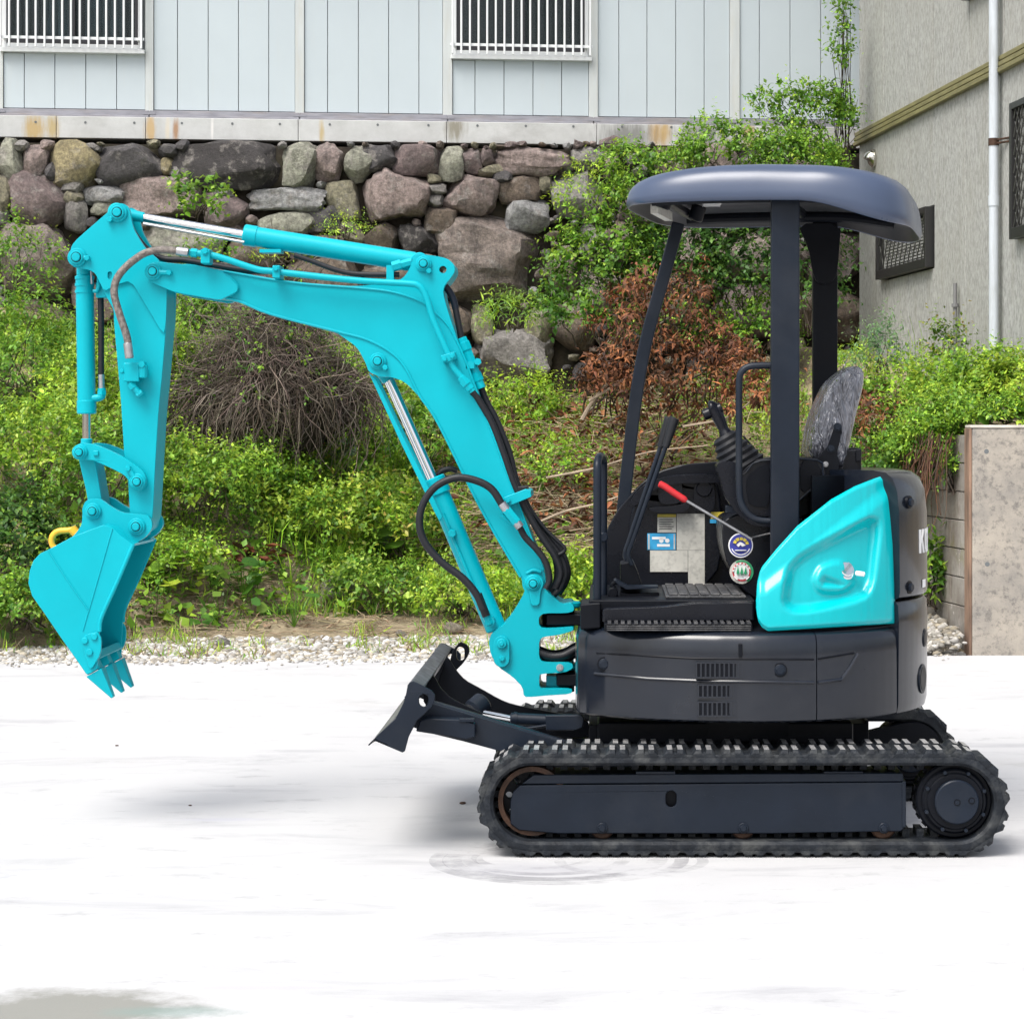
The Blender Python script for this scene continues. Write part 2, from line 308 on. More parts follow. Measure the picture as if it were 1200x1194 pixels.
# --- pipes, valves and hoses along boom and arm
hose([(221,296),(208,294),(189,293),(170.5,296.6),(155,306.6),(143,318),(135.5,330.5),(134,345.6),(140,368),(149,396),(152,420)], .0142, BRAID, D=8.50, seg=14, label='grey braided hose from the boom pipe to the arm valve')
for a_, b_ in (((221,296),(207,294)), ((149.6,402),(151.8,420))): MB().cyl(P(*a_,8.5), P(*b_,8.5), .0165, seg=18, ch=.002).build('hose_ferrule', STEEL, EX)
hose([(221,296),(232,297),(246,299),(262,303),(300,315.5),(318,318),(353,322),(419,329),(478,332.5),(490,335),(496,341),(501,352),(509,377.5),(525,414),(532,431),(546,448),(554,459)], .0125, TEAL, D=8.515, name='steel_pipe')
MB().cyl(P(224,296.2,8.515),P(231,297,8.515),.017,seg=6).build('pipe_nut', TEAL, EX)
v = MB().pbox((235,292),(246,309),8.49,8.56).build('pipe_clamp', TEAL, EX, bevel=.004); bolt(240.5,295,8.49,3.4,v)
v = MB().pbox((319,311),(328,326),8.49,8.60).build('pipe_clamp', TEAL, EX, bevel=.004); bolt(323.5,315,8.49,3,v)
a_, b_, c_, d_ = P(516,417,8.5), P(533,412,8.5), P(535,421,8.5), P(519,426,8.5)
v = MB().poly([(q.x,q.z) for q in (a_,b_,c_,d_)], 8.495, 8.57).build('pipe_clamp', TEAL, EX, bevel=.004); bolt(521,421,8.495,2.8,v); bolt(530,417.5,8.495,2.8,v)
MB().cyl(P(540,442,8.515),P(552,457,8.515),.017,seg=6,ch=.002).cyl(P(543,446,8.515),P(547,451,8.515),.021,seg=6).build('pipe_nut', TEAL, EX)
v = MB().pbox((144.5,425),(163,447.5),8.53,8.59).build('shutoff_valve', TEAL, EX, bevel=.005)
MB().cyl(P(163,436,8.55),P(173,435,8.55),.02,seg=14,ch=.003).cyl(P(168,428,8.54),P(168,443,8.54),.017,seg=10,ch=.003).cy(P(167,427,8.54).x,P(167,427,8.54).z,8.52,8.56,.013,6).build('valve_handle', TEAL, v)
MB().tube([P(154,446,8.55),P(155,452,8.55),P(159,456,8.55),P(164,462,8.55)],.012,10).cyl(P(153,449,8.55),P(157,455,8.55),.0165,seg=6).cyl(P(161,464,8.55),P(167,459,8.55),.012,seg=8).build('drain_elbow', TEAL, v)
bolt(143,435,8.535,2.5,v)
# hoses behind the boom knee, down to the swing post
hose([(521,335),(526,341),(531,350.5),(534,362)], .0135, DARK, D=8.62, name='steel_elbow')
hose([(533.5,360),(537,378),(541,399)], .0125, D=8.62)
MB().cyl(P(541,396,8.6),P(554,428,8.6),.019,seg=6,ch=.002).cyl(P(543,401,8.6),P(547,411,8.6),.023,seg=6,ch=.002).cyl(P(552,423,8.6),P(564,455,8.6),.018,seg=14).cyl(P(557,437,8.6),P(561,447,8.6),.0225,seg=6,ch=.002).build('hose_coupling', TEAL, EX)
MB().cy(P(560,424,8.58).x,P(560,424,8.58).z,8.56,8.60,.014,6).pbox((546,424),(556,432),8.57,8.62).build('coupling_bracket', TEAL, EX)
RH = .0125
hose([(553,459),(560,467),(577,497),(590,531),(602,566),(617,598),(634,628),(650,652),(657,672),(651,690)], RH, D=8.57)
hose([(564,455),(570,470),(583,495),(597,531),(606,566),(622,600),(640,628),(656,650),(663,670),(658,688),(648,698)], RH, D=8.62)
hose([(559,455),(568,478),(583,510),(598,548),(611,580),(628,608),(648,634),(662,655),(665,676),(655,696)], RH, D=8.70)
hose([(601,566),(613,588),(630,616),(645,640),(652,660),(652,680),(644,697)], RH, D=8.66)
hose([(604,570),(620,596),(641,622),(660,640),(661,646),(655,650)], .0075, D=8.6)
hose([(608.6,617),(616,630),(630,645),(640,660),(644,678),(640,690)], RH, D=8.52)
st = part('hose_strap', [(590,583),(616,573),(622,575),(623,582),(594,594),(590,591)], 8.525, 8.80, sm=0); bolt(595,586.5,8.525,3,st)
MB().pbox((606,570),(618,577),8.56,8.72).build('hose_grommet', HOSE, EX, bevel=.004)
hose([(590,594),(576,573),(556,562.6),(533.5,560),(511,570),(496.5,589),(491.5,612),(497.6,635),(517,658),(543,678),(558,696),(566,714)], .0145, D=8.50, label='long black hose looping from the boom to the boom cylinder')
hose([(536,552),(528,549.5),(518,552),(511,560)], .011, D=8.72)
MB().cyl(P(588,590,8.5),P(594,598,8.5),.017,seg=12).build('hose_ferrule', STEEL, EX)
MB().cyl(P(593,597,8.5),P(606,613,8.5),.019,seg=6,ch=.002).cyl(P(588,604,8.52),P(600,613,8.52),.010,seg=8).build('inline_fitting', TEAL, EX)
MB().cyl(P(605,612,8.5),P(609.5,618,8.5),.017,seg=12).build('hose_ferrule', STEEL, EX)
# --- boom cylinder
o, a, b, c, d = cylinder('boom_cylinder', (452,437), (508,563), (582,738), .0205, .0405)
MB().cyl(b-d*.01, b+d*.06, .048, seg=28, ch=.005).build('cylinder_head', TEAL, o)
MB().cyl(P(445,428,8.67), P(455,447,8.67), .032, .024, 20, .004).build('rod_eye', TEAL, o)
MB().cyl(P(519,602,8.63), P(572,728,8.63), .008, seg=10).build('bleed_pipe', TEAL, o)
MB().cy(P(530,625,8.62).x,P(530,625,8.62).z,8.60,8.68,.017,6,.003).build('pipe_boss', TEAL, o)
MB().cyl(P(560,696,8.55),P(570,722,8.55),.016,seg=12).build('hose_ferrule', HOSE, o)
MB().cyl(P(568,716,8.56),P(575,732,8.56),.019,seg=6,ch=.003).cy(P(574,728,8.57).x,P(574,728,8.57).z,8.55,8.66,.019,12).build('port_fitting', TEAL, o)
part('rod_guard', [(432,437),(440,443),(463,492),(500,566),(519,606),(515,611),(509,600),(470,520)], 8.59, 8.603, sm=0, parent=o)
part('rod_guard', [(432,437),(440,443),(463,492),(500,566),(519,606),(515,611),(509,600),(470,520)], 8.735, 8.75, sm=0, parent=o, D=8.59)
# --- swing bracket
sw = [(615,694),(613.5,684),(614.5,677),(620,672.5),(630,672.5),(637.5,678),(638.5,690),(647.5,699),(658.6,707.5),(669,706),(672.5,710),(672.5,716),(664,718.5),(637,718.5),(631.5,723),(631.6,732),(636,736.5),(660,735.5),(672,734),(672,739),(655,744),(637,746),(632,750),(631.6,770),(636,776),(664,776),(671,778),(671.5,783),(662,788),(633,789.5),(632,793),(632,804),(635,807),(664,806.5),(671,808),(669,813),(645,814.5),(623.6,816.5),(614,816.5),(612.5,805),(601,793),(584,781.6),(575,767),(572.7,751),(576,742),(592,730.7),(603,715)]
sb = part('swing_bracket', sw, 8.555, 8.785, sm=1, bevel=.010, k=.2)
MB().poly(stadium(P(588,0,8.55).x, P(0,772,8.55).z, P(0,754,8.55).z, .030), 8.535, 8.556).build('pin_cover', TEAL, sb, bevel=.004)
c0 = P(588,754,8.53); MB().cy(c0.x,c0.z,8.522,8.54,.019,24,.003).cy(c0.x,c0.z,8.517,8.54,.009,20,.002).build('pin_head', TEAL, sb)
bolt(588.5,771.5,8.535,3,sb)
part('foot_plate', [(614,684),(616,676.5),(625,672.5),(635,676.5),(637.5,684),(633.5,694),(632.5,709.5),(621.5,709.5),(620.5,694)], 8.543, 8.556, parent=sb)
weld([(617,672),(625,668),(634,670)], 8.565, .006, parent=boom)
for x_, y_ in ((665,709),(664,781)): MB().cyl(P(x_,y_+3,8.67),P(x_,y_-4.5,8.67),.052,seg=28,ch=.006).build('pin_cap', TEAL, sb)
bolt(656,782,8.555,3.2,sb,STEEL)
MB().cyl(P(664,738,8.67),P(664,712,8.67),.030,seg=24).cyl(P(664,810,8.67),P(664,784,8.67),.030,seg=24).build('swing_pin', BLACK, EX)
MB().pbox((640,719.5),(700,733),8.58,8.76,D=8.58).cyl(P(652,734,8.67),P(652,719,8.67),.055,seg=24).build('swing_ear', BLACK, EX, bevel=.006)
MB().pbox((652,790),(700,804),8.57,8.77,D=8.57).build('swing_ear', BLACK, EX, bevel=.006)
MB().pbox((640,792),(656,804),8.62,8.72,D=8.62).build('lug_spacer', TEAL, EX)
for k_, (dy, D_) in enumerate(((0,8.58),(5,8.63),(-3,8.72))): hose([(630,764+dy),(645,769+dy),(660,768+dy),(674,761+dy),(692,754+dy)], .0165, D=D_)
# ================================================================== EXCAVATOR: house, tracks, blade
XCEN, RAD = .525, .70
near = [(-.112,8.40),(-.112,8.30),(-.104,8.245),(-.07,8.19),(0,8.13),(.1,8.07),(.2,8.03),(.3,8.0),(.4,7.98)]
plan = near + [(XCEN+RAD*math.sin(math.radians(a)), YC-RAD*math.cos(math.radians(a))) for a in range(0,181,4)] + [(x, 2*YC-y) for x, y in reversed(near)]
plan = np.array(plan); seglen = np.r_[0, np.cumsum(np.linalg.norm(np.diff(plan, axis=0), axis=1))]
def plan_at(t, ins=0.0):
    def q(t_): return np.array((np.interp(t_, seglen, plan[:,0]), np.interp(t_, seglen, plan[:,1])))
    p = q(t); d = q(min(t+.02, seglen[-1])) - q(max(t-.02, 0)); d /= np.linalg.norm(d)
    return p + np.array((-d[1], d[0]))*ins
ihalf = len(near)
def t_of_px(px):                                     # arc position whose near-side point is seen at pixel column px
    best = None
    for t in np.linspace(0, seglen[-1]*.52, 900):
        p = plan_at(t); e = abs(CX+p[0]*F/p[1]-px)
        if best is None or e < best[0]: best = (e, t)
    return best[1]
def t_of_phi(a): return seglen[ihalf] + math.radians(a)*RAD
def SK(px, py, off=0.0):                             # point on the skirt seen at a pixel, lifted off by a little
    t = t_of_px(px); p = plan_at(t, -off); return Vector((p[0], p[1], EYE+(CY-py)*p[1]/F))
def panel(name, t0, t1, prof, m, parent=EX, n=40, bevel=0.0, label=None):
    b = MB(); k = len(prof); vs_ = []; fs = []
    for i in range(n+1):
        t = t0+(t1-t0)*i/n
        for z, ins in prof: p = plan_at(t, ins); vs_.append((p[0], p[1], z))
    for i in range(n):
        for j in range(k): j2 = (j+1) % k; fs.append((i*k+j, (i+1)*k+j, (i+1)*k+j2, i*k+j2))
    fs.append(tuple(range(k))); fs.append(tuple(reversed(range(n*k, n*k+k))))
    return b.add(vs_, fs).build(name, m, parent, bevel=bevel, smooth=40, label=label)
SP = [(.466,.014),(.474,.002),(.50,.0),(.60,.0),(.70,.0),(.748,.002),(.768,.008),(.780,.02),(.786,.04),(.786,.10),(.466,.10)]
tA, tB, tC = t_of_px(956.5), t_of_px(1051), t_of_phi(130)
sk = panel('side_cover', 0.0, tA, SP, SKIRT, n=70); sk2 = panel('rear_side_cover', tA+.004, tB, SP, SKIRT, n=30)
panel('far_side_cover', tC+.004, seglen[-1], SP, SKIRT, n=60)
cw1 = panel('lower_counterweight', tB+.004, tC, [(.462,.02),(.47,.004),(.50,-.003),(.80,-.006),(.862,-.002),(.876,.01),(.876,.2),(.462,.2)], SKIRT, n=60)
cw2 = panel('upper_counterweight', tB+.010, tC, [(.884,.012),(.892,-.002),(.91,-.006),(1.20,-.003),(1.28,.006),(1.325,.025),(1.347,.055),(1.355,.11),(1.355,.30),(.884,.30)], SKIRT, n=60)
def rib(pts, off=.0, r=.006, parent=sk, name='pressed_rib', m=SKIRT):
    q = []
    for (a, b) in zip(pts[:-1], pts[1:]):
        for k in range(6): q.append(SK(a[0]+(b[0]-a[0])*k/6, a[1]+(b[1]-a[1])*k/6, off))
    q.append(SK(*pts[-1], off)); return MB().tube(q, r, 8, 0).build(name, m, parent)
rib([(697,789),(760,795),(830,798),(954,799.5)], .001, .006); rib([(699,765),(813,771.5),(954,772.5)], -.0006, .004, name='pressed_groove', m=BLACK)
rib([(958.5,799.5),(986,796),(996,782),(1005,766)], .001, .006, sk2); rib([(958.5,772),(1001,765)], -.0006, .004, sk2, 'pressed_groove', BLACK)
def skbolt(px, py, parent, r=.017):
    p = SK(px, py, .0); MB().cy(p.x, p.z, p.y-.002, p.y+.01, r*1.5, 24).build('bolt_recess', BLACK, parent)
    MB().cy(p.x, p.z, p.y-.011, p.y+.01, r, 6, .003).cy(p.x, p.z, p.y-.006, p.y+.01, r*1.2, 20, .002).build('bolt', DARK, parent)
skbolt(708,778,sk); skbolt(914,785,sk)
p = SK(868,762,.0); MB().box(p.x-.007,p.x+.007,p.y-.006,p.y+.02,p.z-.024,p.z+.024).build('latch_slot', BLACK, sk, bevel=.003)
for (x0,x1,y0,y1,n) in ((816,871,776,794,10),(818,862,802,817,8),(818,862,822,839,8)):
    a_, b_ = SK(x0,y0,.004), SK(x1,y1,.004); d0 = SK((x0+x1)/2,y0).y
    MB().box(a_.x,b_.x,d0-.0045,d0+.02,b_.z,a_.z).build('vent_backing', BLACK, sk)
    for i in range(n+1):
        xx = a_.x+(b_.x-a_.x)*i/n; s_ = MB().box(xx-.0032,xx+.0032,d0-.0085,d0+.01,b_.z-.002,a_.z+.002).build('vent_slat', SKIRT, sk)
    for zz in (a_.z, b_.z): MB().box(a_.x-.003,b_.x+.003,d0-.0075,d0+.01,zz-.0028,zz+.0028).build('vent_frame', SKIRT, sk)
# counterweight fittings and lettering
def rear(phi, z, off=0.0):
    p = plan_at(t_of_phi(phi), -off); return Vector((p[0], p[1], z))
for phi, z, par in ((57,1.238,cw2),(57,.925,cw2)):
    a_, b_ = rear(phi, z, -.01), rear(phi, z, .012); MB().cyl(a_, rear(phi,z,.008), .024, seg=20).build('bolt_recess', BLACK, par); MB().cyl(a_, b_+(b_-a_)*.3, .016, seg=6, ch=.002).build('bolt', DARK, par)
for phi, z, r in ((72,.725,.034),(69,.575,.055)):
    MB().cyl(rear(phi,z,-.02), rear(phi,z,.0075), r, seg=28).build('socket_rim', DARK, cw1); MB().cyl(rear(phi,z,-.02), rear(phi,z,.009), r*.8, seg=28).build('socket_hole', BLACK, cw1)
GL = {'K':[[(0,0),(.22,0),(.22,1),(0,1)],[(.22,.42),(.60,1),(.86,1),(.40,.50)],[(.34,.52),(.62,0),(.90,0),(.46,.66)]],
      'B':[[(0,0),(.22,0),(.22,1),(0,1)],[(.22,.82),(.7,.82),(.8,.9),(.7,1),(.22,1)],[(.22,.42),(.74,.42),(.74,.58),(.22,.58)],[(.22,0),(.7,0),(.8,.1),(.7,.18),(.22,.18)],[(.6,.18),(.82,.12),(.82,.44),(.6,.44)],[(.58,.56),(.8,.56),(.8,.88),(.58,.84)]],
      'E':[[(0,0),(.22,0),(.22,1),(0,1)],[(.22,0),(.8,0),(.8,.18),(.22,.18)],[(.22,.41),(.7,.41),(.7,.59),(.22,.59)],[(.22,.82),(.8,.82),(.8,1),(.22,1)]],
      'L':[[(0,0),(.22,0),(.22,1),(0,1)],[(.22,0),(.8,0),(.8,.18),(.22,.18)]],
      'C':[[(0,.15),(.22,.2),(.22,.8),(0,.85)],[(0,.15),(.15,0),(.8,0),(.8,.2),(.22,.2)],[(0,.85),(.22,.8),(.8,.8),(.8,1),(.15,1)]],
      'O':[[(0,.15),(.22,.2),(.22,.8),(0,.85)],[(0,.15),(.15,0),(.7,0),(.85,.15),(.63,.2),(.22,.2)],[(0,.85),(.22,.8),(.63,.8),(.85,.85),(.7,1),(.15,1)],[(.63,.2),(.85,.15),(.85,.85),(.63,.8)]]}
H_, z0, ph = .088, 1.045, 65.5
for ch in 'KOBELCO':
    b = MB()
    for poly in GL[ch]:
        vs_ = [rear(ph+math.degrees(x*.078/RAD), z0+y*H_, .0075) for x, y in poly] + [rear(ph+math.degrees(x*.078/RAD), z0+y*H_, .003) for x, y in poly]
        m_ = len(poly); b.add(vs_, [tuple(range(m_)), tuple(reversed(range(m_, 2*m_)))] + [(i, (i+1)%m_, (i+1)%m_+m_, i+m_) for i in range(m_)])
    b.build('letter', WHITE, cw2, smooth=0); ph += 7.6
b = MB(); vs_ = [rear(a, z, .0075) for a, z in ((68,.915),(73,.915),(73,.945),(68,.945))]; b.add(vs_, [(0,1,2,3)]); b.build('warning_label', WHITE, cw2, smooth=0)
# deck, engine bay and black inner wall on the far side
N_ = 80; ring = [tuple(plan_at(seglen[-1]*i/N_, .06)) for i in range(N_+1)]
b = MB(); n_ = len(ring); b.add([(x,y,.60) for x,y in ring]+[(x,y,.79) for x,y in ring], [tuple(reversed(range(n_))), tuple(range(n_,2*n_))]+[(i,(i+1)%n_,(i+1)%n_+n_,i+n_) for i in range(n_)])
b.build('deck', BLACK, EX)
ring = [tuple(plan_at(t_of_phi(a), .235)) for a in range(30,149,4)]; b = MB(); n_ = len(ring)
b.add([(x,y,.795) for x,y in ring]+[(x,y,1.335) for x,y in ring], [tuple(reversed(range(n_))), tuple(range(n_,2*n_))]+[(i,(i+1)%n_,(i+1)%n_+n_,i+n_) for i in range(n_)])
eb = b.build('engine_bay', BLACK, EX)
MB().pbox((952,525),(1010,575),8.48,8.98).build('engine_hood', PLAST, EX, bevel=.014, seg=3); MB().pbox((1003,526.5),(1009.5,541),8.466,8.49).build('hood_latch', PLAST, EX, bevel=.004)
wallp = [(691,700),(696,672),(711,621),(724,598),(738,581),(752,566),(773,552),(801,544),(860,540),(1000,548),(1035,560),(1040,735),(691,735)]
fw = part('far_side_panel', wallp, 9.08, 9.12, PLAST, D=9.05, sm=1, bevel=.008)
part('far_side_panel_skin', [(694,735),(694,705),(699,672),(715,625),(742,586),(776,557),(803,549),(860,546),(1000,554),(1034,566),(1038,735)], 9.125, 9.20, TEALG, D=9.05, sm=1, bevel=.01)
inn_ = [(735,690),(737,620),(741,596),(752,580),(768,563),(790,556),(845,555),(846,690)]
part('console_liner', inn_, 9.045, 9.079, PLAST, sm=2, bevel=.014, D=9.04)
part('console_hump', [(738,590),(744,578),(760,564),(788,557),(845,556),(845,566),(800,566),(775,570),(756,580),(744,594)], 9.00, 9.05, PLAST, sm=2, bevel=.012, D=9.0)
part('knee_pad', [(771,563),(797,562),(800,568),(800,590),(772,592)], 9.015, 9.05, PLAST, sm=2, bevel=.010, D=9.0)
part('console_ledge', [(758,595),(800,592),(808,585),(810,592),(802,601),(768,601)], 8.985, 9.05, PLAST, sm=2, bevel=.012, D=8.99)
part('cup_holder', [(815,566),(836,566),(838,574),(838,600),(813,600),(813,574)], 9.02, 9.05, PLAST, sm=2, bevel=.012, D=9.0)
c0 = P(825,573,9.02); MB().cy(c0.x,c0.z,9.012,9.03,.032,28,.004).build('horn_disc', PLAST, EX)
for a_, b_, m_ in (((770.5,606.2),(792.2,624)  ,PAPER),((793,602),(825.8,644.6),PAPER),((758.5,625),(792,644.3),BLUE),((761.8,645),(806,670),PAPER),((806.5,645),(825.8,686),PAPER),((770.5,602.5),(792.2,606),YLAB),((833,600),(849.7,608),YLAB),((832,608.5),(843,613),BLUE),((843.4,608.5),(849.7,613),PAPER)):
    MB().pbox(a_, b_, 9.0395, 9.0445, D=9.04).build('sticker', m_, fw)
for i in range(5): MB().pbox((772.5,608.5+i*2.7),(790-R.random()*5,609.3+i*2.7), 9.0385, 9.0396, D=9.04).build('print_line', BLACK, fw)
MB().pbox((764,629),(780,632), 9.0385, 9.0396, D=9.04).build('print_line', WHITE, fw); MB().pbox((770,637.5),(785,640.5), 9.0385, 9.0396, D=9.04).build('print_line', WHITE, fw)
for q in ((775,633.5),(782,633.5)): c0 = P(*q,9.04); MB().cy(c0.x,c0.z,9.0385,9.0396,.009,12).build('print_mark', WHITE, fw)
for x_ in (759.6,789.4): MB().pbox((x_,626),(x_+1.6,643.5), 9.0385, 9.0396, D=9.04).build('print_line', PAPER, fw)
# floor, mat, steps
fl = MB().pbox((690,703),(885,716),8.20,9.03,D=8.2).build('floor', BLACK, EX, bevel=.006)
p0, p1 = P(779,0,8.4), P(872,0,8.4); zf = EYE+(CY-703)*8.2/F
mm = MB().box(p0.x,p1.x,8.26,8.86,zf+.001,zf+.010).build('floor_mat', MAT_, EX, bevel=.003)
for i in range(7):
    for j in range(6):
        x_ = p0.x+.012+i*(p1.x-p0.x-.024)/7; y_ = 8.275+j*.095
        MB().box(x_,x_+.032,y_,y_+.08,zf+.010,zf+.018).build('mat_tread', MAT_, mm, bevel=.003)
part('step_block', [(680,708),(704,706),(704,736),(680,738)], 8.17, 8.42, BLACK, sm=0, bevel=.006)
part('sill_rail', [(706,714),(776,711),(812,707),(884,706),(884,728),(706,730)], 8.10, 8.19, PLAST, sm=0, bevel=.008)
tr = part('entry_step', [(708,731),(882,731),(882,741.5),(708,739)], 8.02, 8.16, BLACK, sm=0, bevel=.003)
for i in range(22):
    q = P(712+i*7.8,731,8.02); MB().box(q.x,q.x+.013,8.012,8.155,q.z,q.z+.006).build('tread_bar', MAT_, tr)
for i in range(3): q = P(711,733.2+i*2.4,8.02); MB().box(q.x,P(880,0,8.02).x,8.014,8.03,q.z-.002,q.z+.002).build('tread_line', MAT_, tr)
# pedals and travel levers
part('pedal_box', [(727,661),(742,658),(747,670),(753,688),(727,690)], 8.50, 8.72, BLACK, sm=0, bevel=.005)
part('pedal', [(719,680),(722,679),(736,687),(771,687),(772,689),(735,691),(724,685)], 8.40, 8.50, DARK, sm=0, bevel=.002)
part('pedal', [(726,694),(738,696),(772,694),(773,698),(728,700)], 8.42, 8.66, BLACK, sm=0, bevel=.003)
MB().tube([P(718,700,8.42),P(720,690,8.42),P(717,685,8.42),P(724,681,8.42)],.008,8).build('pedal_linkage', BLACK, EX)
MB().cyl(P(716,690,8.38),P(722,704,8.38),.016,seg=12).cy(P(718,694,8.4).x,P(718,694,8.4).z,8.36,8.44,.02,10,.003).build('pedal_pivot', BLACK, EX)
for dx, D_ in ((0,8.48),(-6,8.66)):
    lv = MB().tube([P(741+dx*.6,662,D_),P(736.5+dx*.7,650,D_),P(742+dx*.8,633,D_),P(762+dx*.9,575,D_),P(781+dx,521,D_)],.0088,10,5).build('travel_lever', DARK, EX)
    MB().tube([P(780+dx,524,D_),P(785+dx,508,D_),P(789.5+dx,493,D_),P(791+dx,489.5,D_)], lambda t: .0135+.006*min(t*1.5,1)-(.006 if t > .97 else 0),14).build('lever_grip', HOSE, lv)
lv = MB().cyl(P(803,586,8.32),P(881,632,8.32),.0052,seg=10).tube([P(879,631,8.32),P(886,629,8.34),P(903,625,8.36)],.004,8).build('blade_lever', STEEL, EX)
MB().tube([P(772,566.5,8.32),P(779,570,8.32),P(790,577.5,8.32),P(804.5,587,8.32)], lambda t: .0125 if .03<t<.97 else .008,12).build('lever_grip', RED, lv, label='red grip')
# handrails
rail = lambda pts, r, D_=8.3, m=DARK, name='handrail': MB().tube([P(q[0],q[1],q[2] if len(q) > 2 else D_) for q in pts], r, 14, 6).build(name, m, EX)
rail([(700,706,8.25),(700,640,8.25),(700,560,8.25),(700.5,541,8.27),(703,535,8.32),(706,537,8.40),(707,546,8.45),(707,600,8.46),(707,640,8.46),(707,700,8.46)], .0150)
MB().cy(P(707,629,8.42).x,P(707,629,8.42).z,8.38,8.46,.018,14,.004).build('rail_boss', DARK, EX)
rail([(905,428.5),(890,428.5),(877,430),(869,436),(866.3,447),(866,480),(866,540),(866.5,575),(869,590),(876,602),(887,609),(905,611)], .0125, 8.28)
# control box, boot and joystick
cb = part('control_box', [(868,556),(874,548),(891,536),(957,536),(962,543),(968,554),(966,563),(936,589),(918,602),(900,606),(880,604),(870,594),(867,580)], 8.36, 8.56, PLAST, sm=1, bevel=.012)
part('box_recess', [(874,560),(890,546),(902,543),(902,594),(884,594),(876,588)], 8.352, 8.362, BLACK, sm=2, bevel=.004, parent=cb)
part('box_recess', [(937,540),(956,539),(963,552),(962,560),(938,582)], 8.352, 8.362, BLACK, sm=1, bevel=.004, parent=cb)
MB().tube([P(875,553,8.355),P(891,540,8.355),P(957,539,8.355),P(964,553,8.355),P(962,562,8.355),P(937,586,8.355)],.0035,8,3).build('box_edge', DARK, cb)
part('box_front', [(839,546),(844,541),(858,540),(872,548),(866,570),(872,600),(884,610),(905,612),(905,618),(880,616),(862,600),(850,582),(845,562)], 8.37, 8.52, PLAST, sm=2, bevel=.014)
MB().pbox((851,593),(866,601),8.42,8.5).build('box_latch', DARK, EX, bevel=.003)
a_, b_ = P(849,512,8.46), P(872,552,8.46); d_ = (b_-a_)
prof = []
for i in range(7): t = i/6; prof += [(t-.05, .038+.050*t), (t+.03, .050+.054*t)]
bo = MB(); ax = d_.normalized(); u_ = ax.orthogonal().normalized(); v_ = ax.cross(u_); vs_ = []; fs = []; S_ = 28
for t, r in prof:
    for k in range(S_):
        th = 2*math.pi*k/S_; vs_.append(a_+d_*t+(u_*math.cos(th)+v_*math.sin(th))*r)
for i in range(len(prof)-1):
    for k in range(S_): fs.append((i*S_+k, i*S_+(k+1)%S_, (i+1)*S_+(k+1)%S_, (i+1)*S_+k))
bo.add(vs_, fs).build('lever_boot', HOSE, EX, smooth=50)
js = MB().tube([P(857,522,8.46),P(852,512,8.46),P(847,501,8.46),P(844,494,8.46),P(839,484,8.46),P(834,479,8.46),P(830,479,8.46)], lambda t: .046-.09*t if t < .3 else (.019+.018*(t-.3) if t < .88 else .0295-.06*(t-.88)), 16, 7).build('joystick', PLAST, EX)
MB().cyl(P(824,487,8.46),P(846,477.5,8.46),.021,seg=14,ch=.004).build('thumb_pad', PLAST, js)
MB().cyl(P(871,511,8.50),P(889,532,8.50),.004,seg=8).build('lock_cable', HOSE, EX)
# seat, pedestal, decals
sp = part('seat_pedestal', [(846,618),(850,608),(866,602),(905,608),(950,606),(955,700),(890,704),(868,690),(852,660),(847,640)], 8.46, 8.95, PLAST, sm=1, bevel=.014)
part('seat_pan', [(880,560),(950,556),(960,566),(955,606),(884,606)], 8.57, 8.92, PLAST, sm=1, bevel=.02)
def decal(px, py, r, D_, layers):
    c = P(px, py, D_); k = D_/F; d_ = MB().cy(c.x, c.z, D_-.001, D_+.004, r*k, 32).build('round_sticker', layers[0], sp)
    for i, (shape, m_) in enumerate(layers[1:]):
        MB().poly([(c.x+x*r*k, c.z+y*r*k) for x, y in shape], D_-.0022-.001*i, D_+.002).build('sticker_print', m_, d_, smooth=0)
C1 = lambda r, n=28: [(r*math.cos(2*math.pi*i/n), r*math.sin(2*math.pi*i/n)) for i in range(n)]
arc = lambda r0, r1, a0, a1, n=10: [(r1*math.cos(math.radians(a0+(a1-a0)*i/n)), r1*math.sin(math.radians(a0+(a1-a0)*i/n))) for i in range(n+1)] + [(r0*math.cos(math.radians(a1-(a1-a0)*i/n)), r0*math.sin(math.radians(a1-(a1-a0)*i/n))) for i in range(n+1)]
L1 = [WHITE, (C1(.90), NAVY), (arc(.72,.80,200,340), WHITE)] + [(arc(.42,.66,a,a+26), YLAB) for a in (8,40,72,104,136)] + [([(-.35,.05),(-.05,.28),(.12,.22),(.4,.02),(.1,-.1),(0,.05),(-.2,-.12)], WHITE), ([(-.5,-.42),(.5,-.42),(.4,-.36),(-.4,-.36)], WHITE)]
decal(868,639,14.5,8.456,L1)
tree = lambda x: [(x-.13,-.12),(x,.42),(x+.13,-.12),(x+.03,-.12),(x+.03,-.26),(x-.03,-.26),(x-.03,-.12)]
L2 = [PAPER, (arc(.80,1.0,300,420), GREEN), (arc(.84,.98,60,120), GREEN), (C1(.78), REDP), (C1(.64), WHITE)] + [(arc(.66,.76,a,a+14), WHITE) for a in range(20,170,24)] + [(arc(.66,.76,a,a+30), WHITE) for a in (210,300)] + [(tree(x), GREEN) for x in (-.32,0,.32)]
decal(869,670,14.0,8.456,L2)
seat = [(942.6,536),(948,502.6),(955,480),(962.5,462.7),(970,449),(979.6,440),(988,433),(996,430),(1003,430.5),(1007.5,435),(1008,446),(1005,462),(999.5,482.6),(993,512),(988,534),(981,556)]
PLW, n_, l_, b_ = None, None, None, None
PLW = bpy.data.materials.new('clear_plastic_wrap'); PLW.use_nodes = True; n_ = PLW.node_tree.nodes; l_ = PLW.node_tree.links; b_ = n_['Principled BSDF']
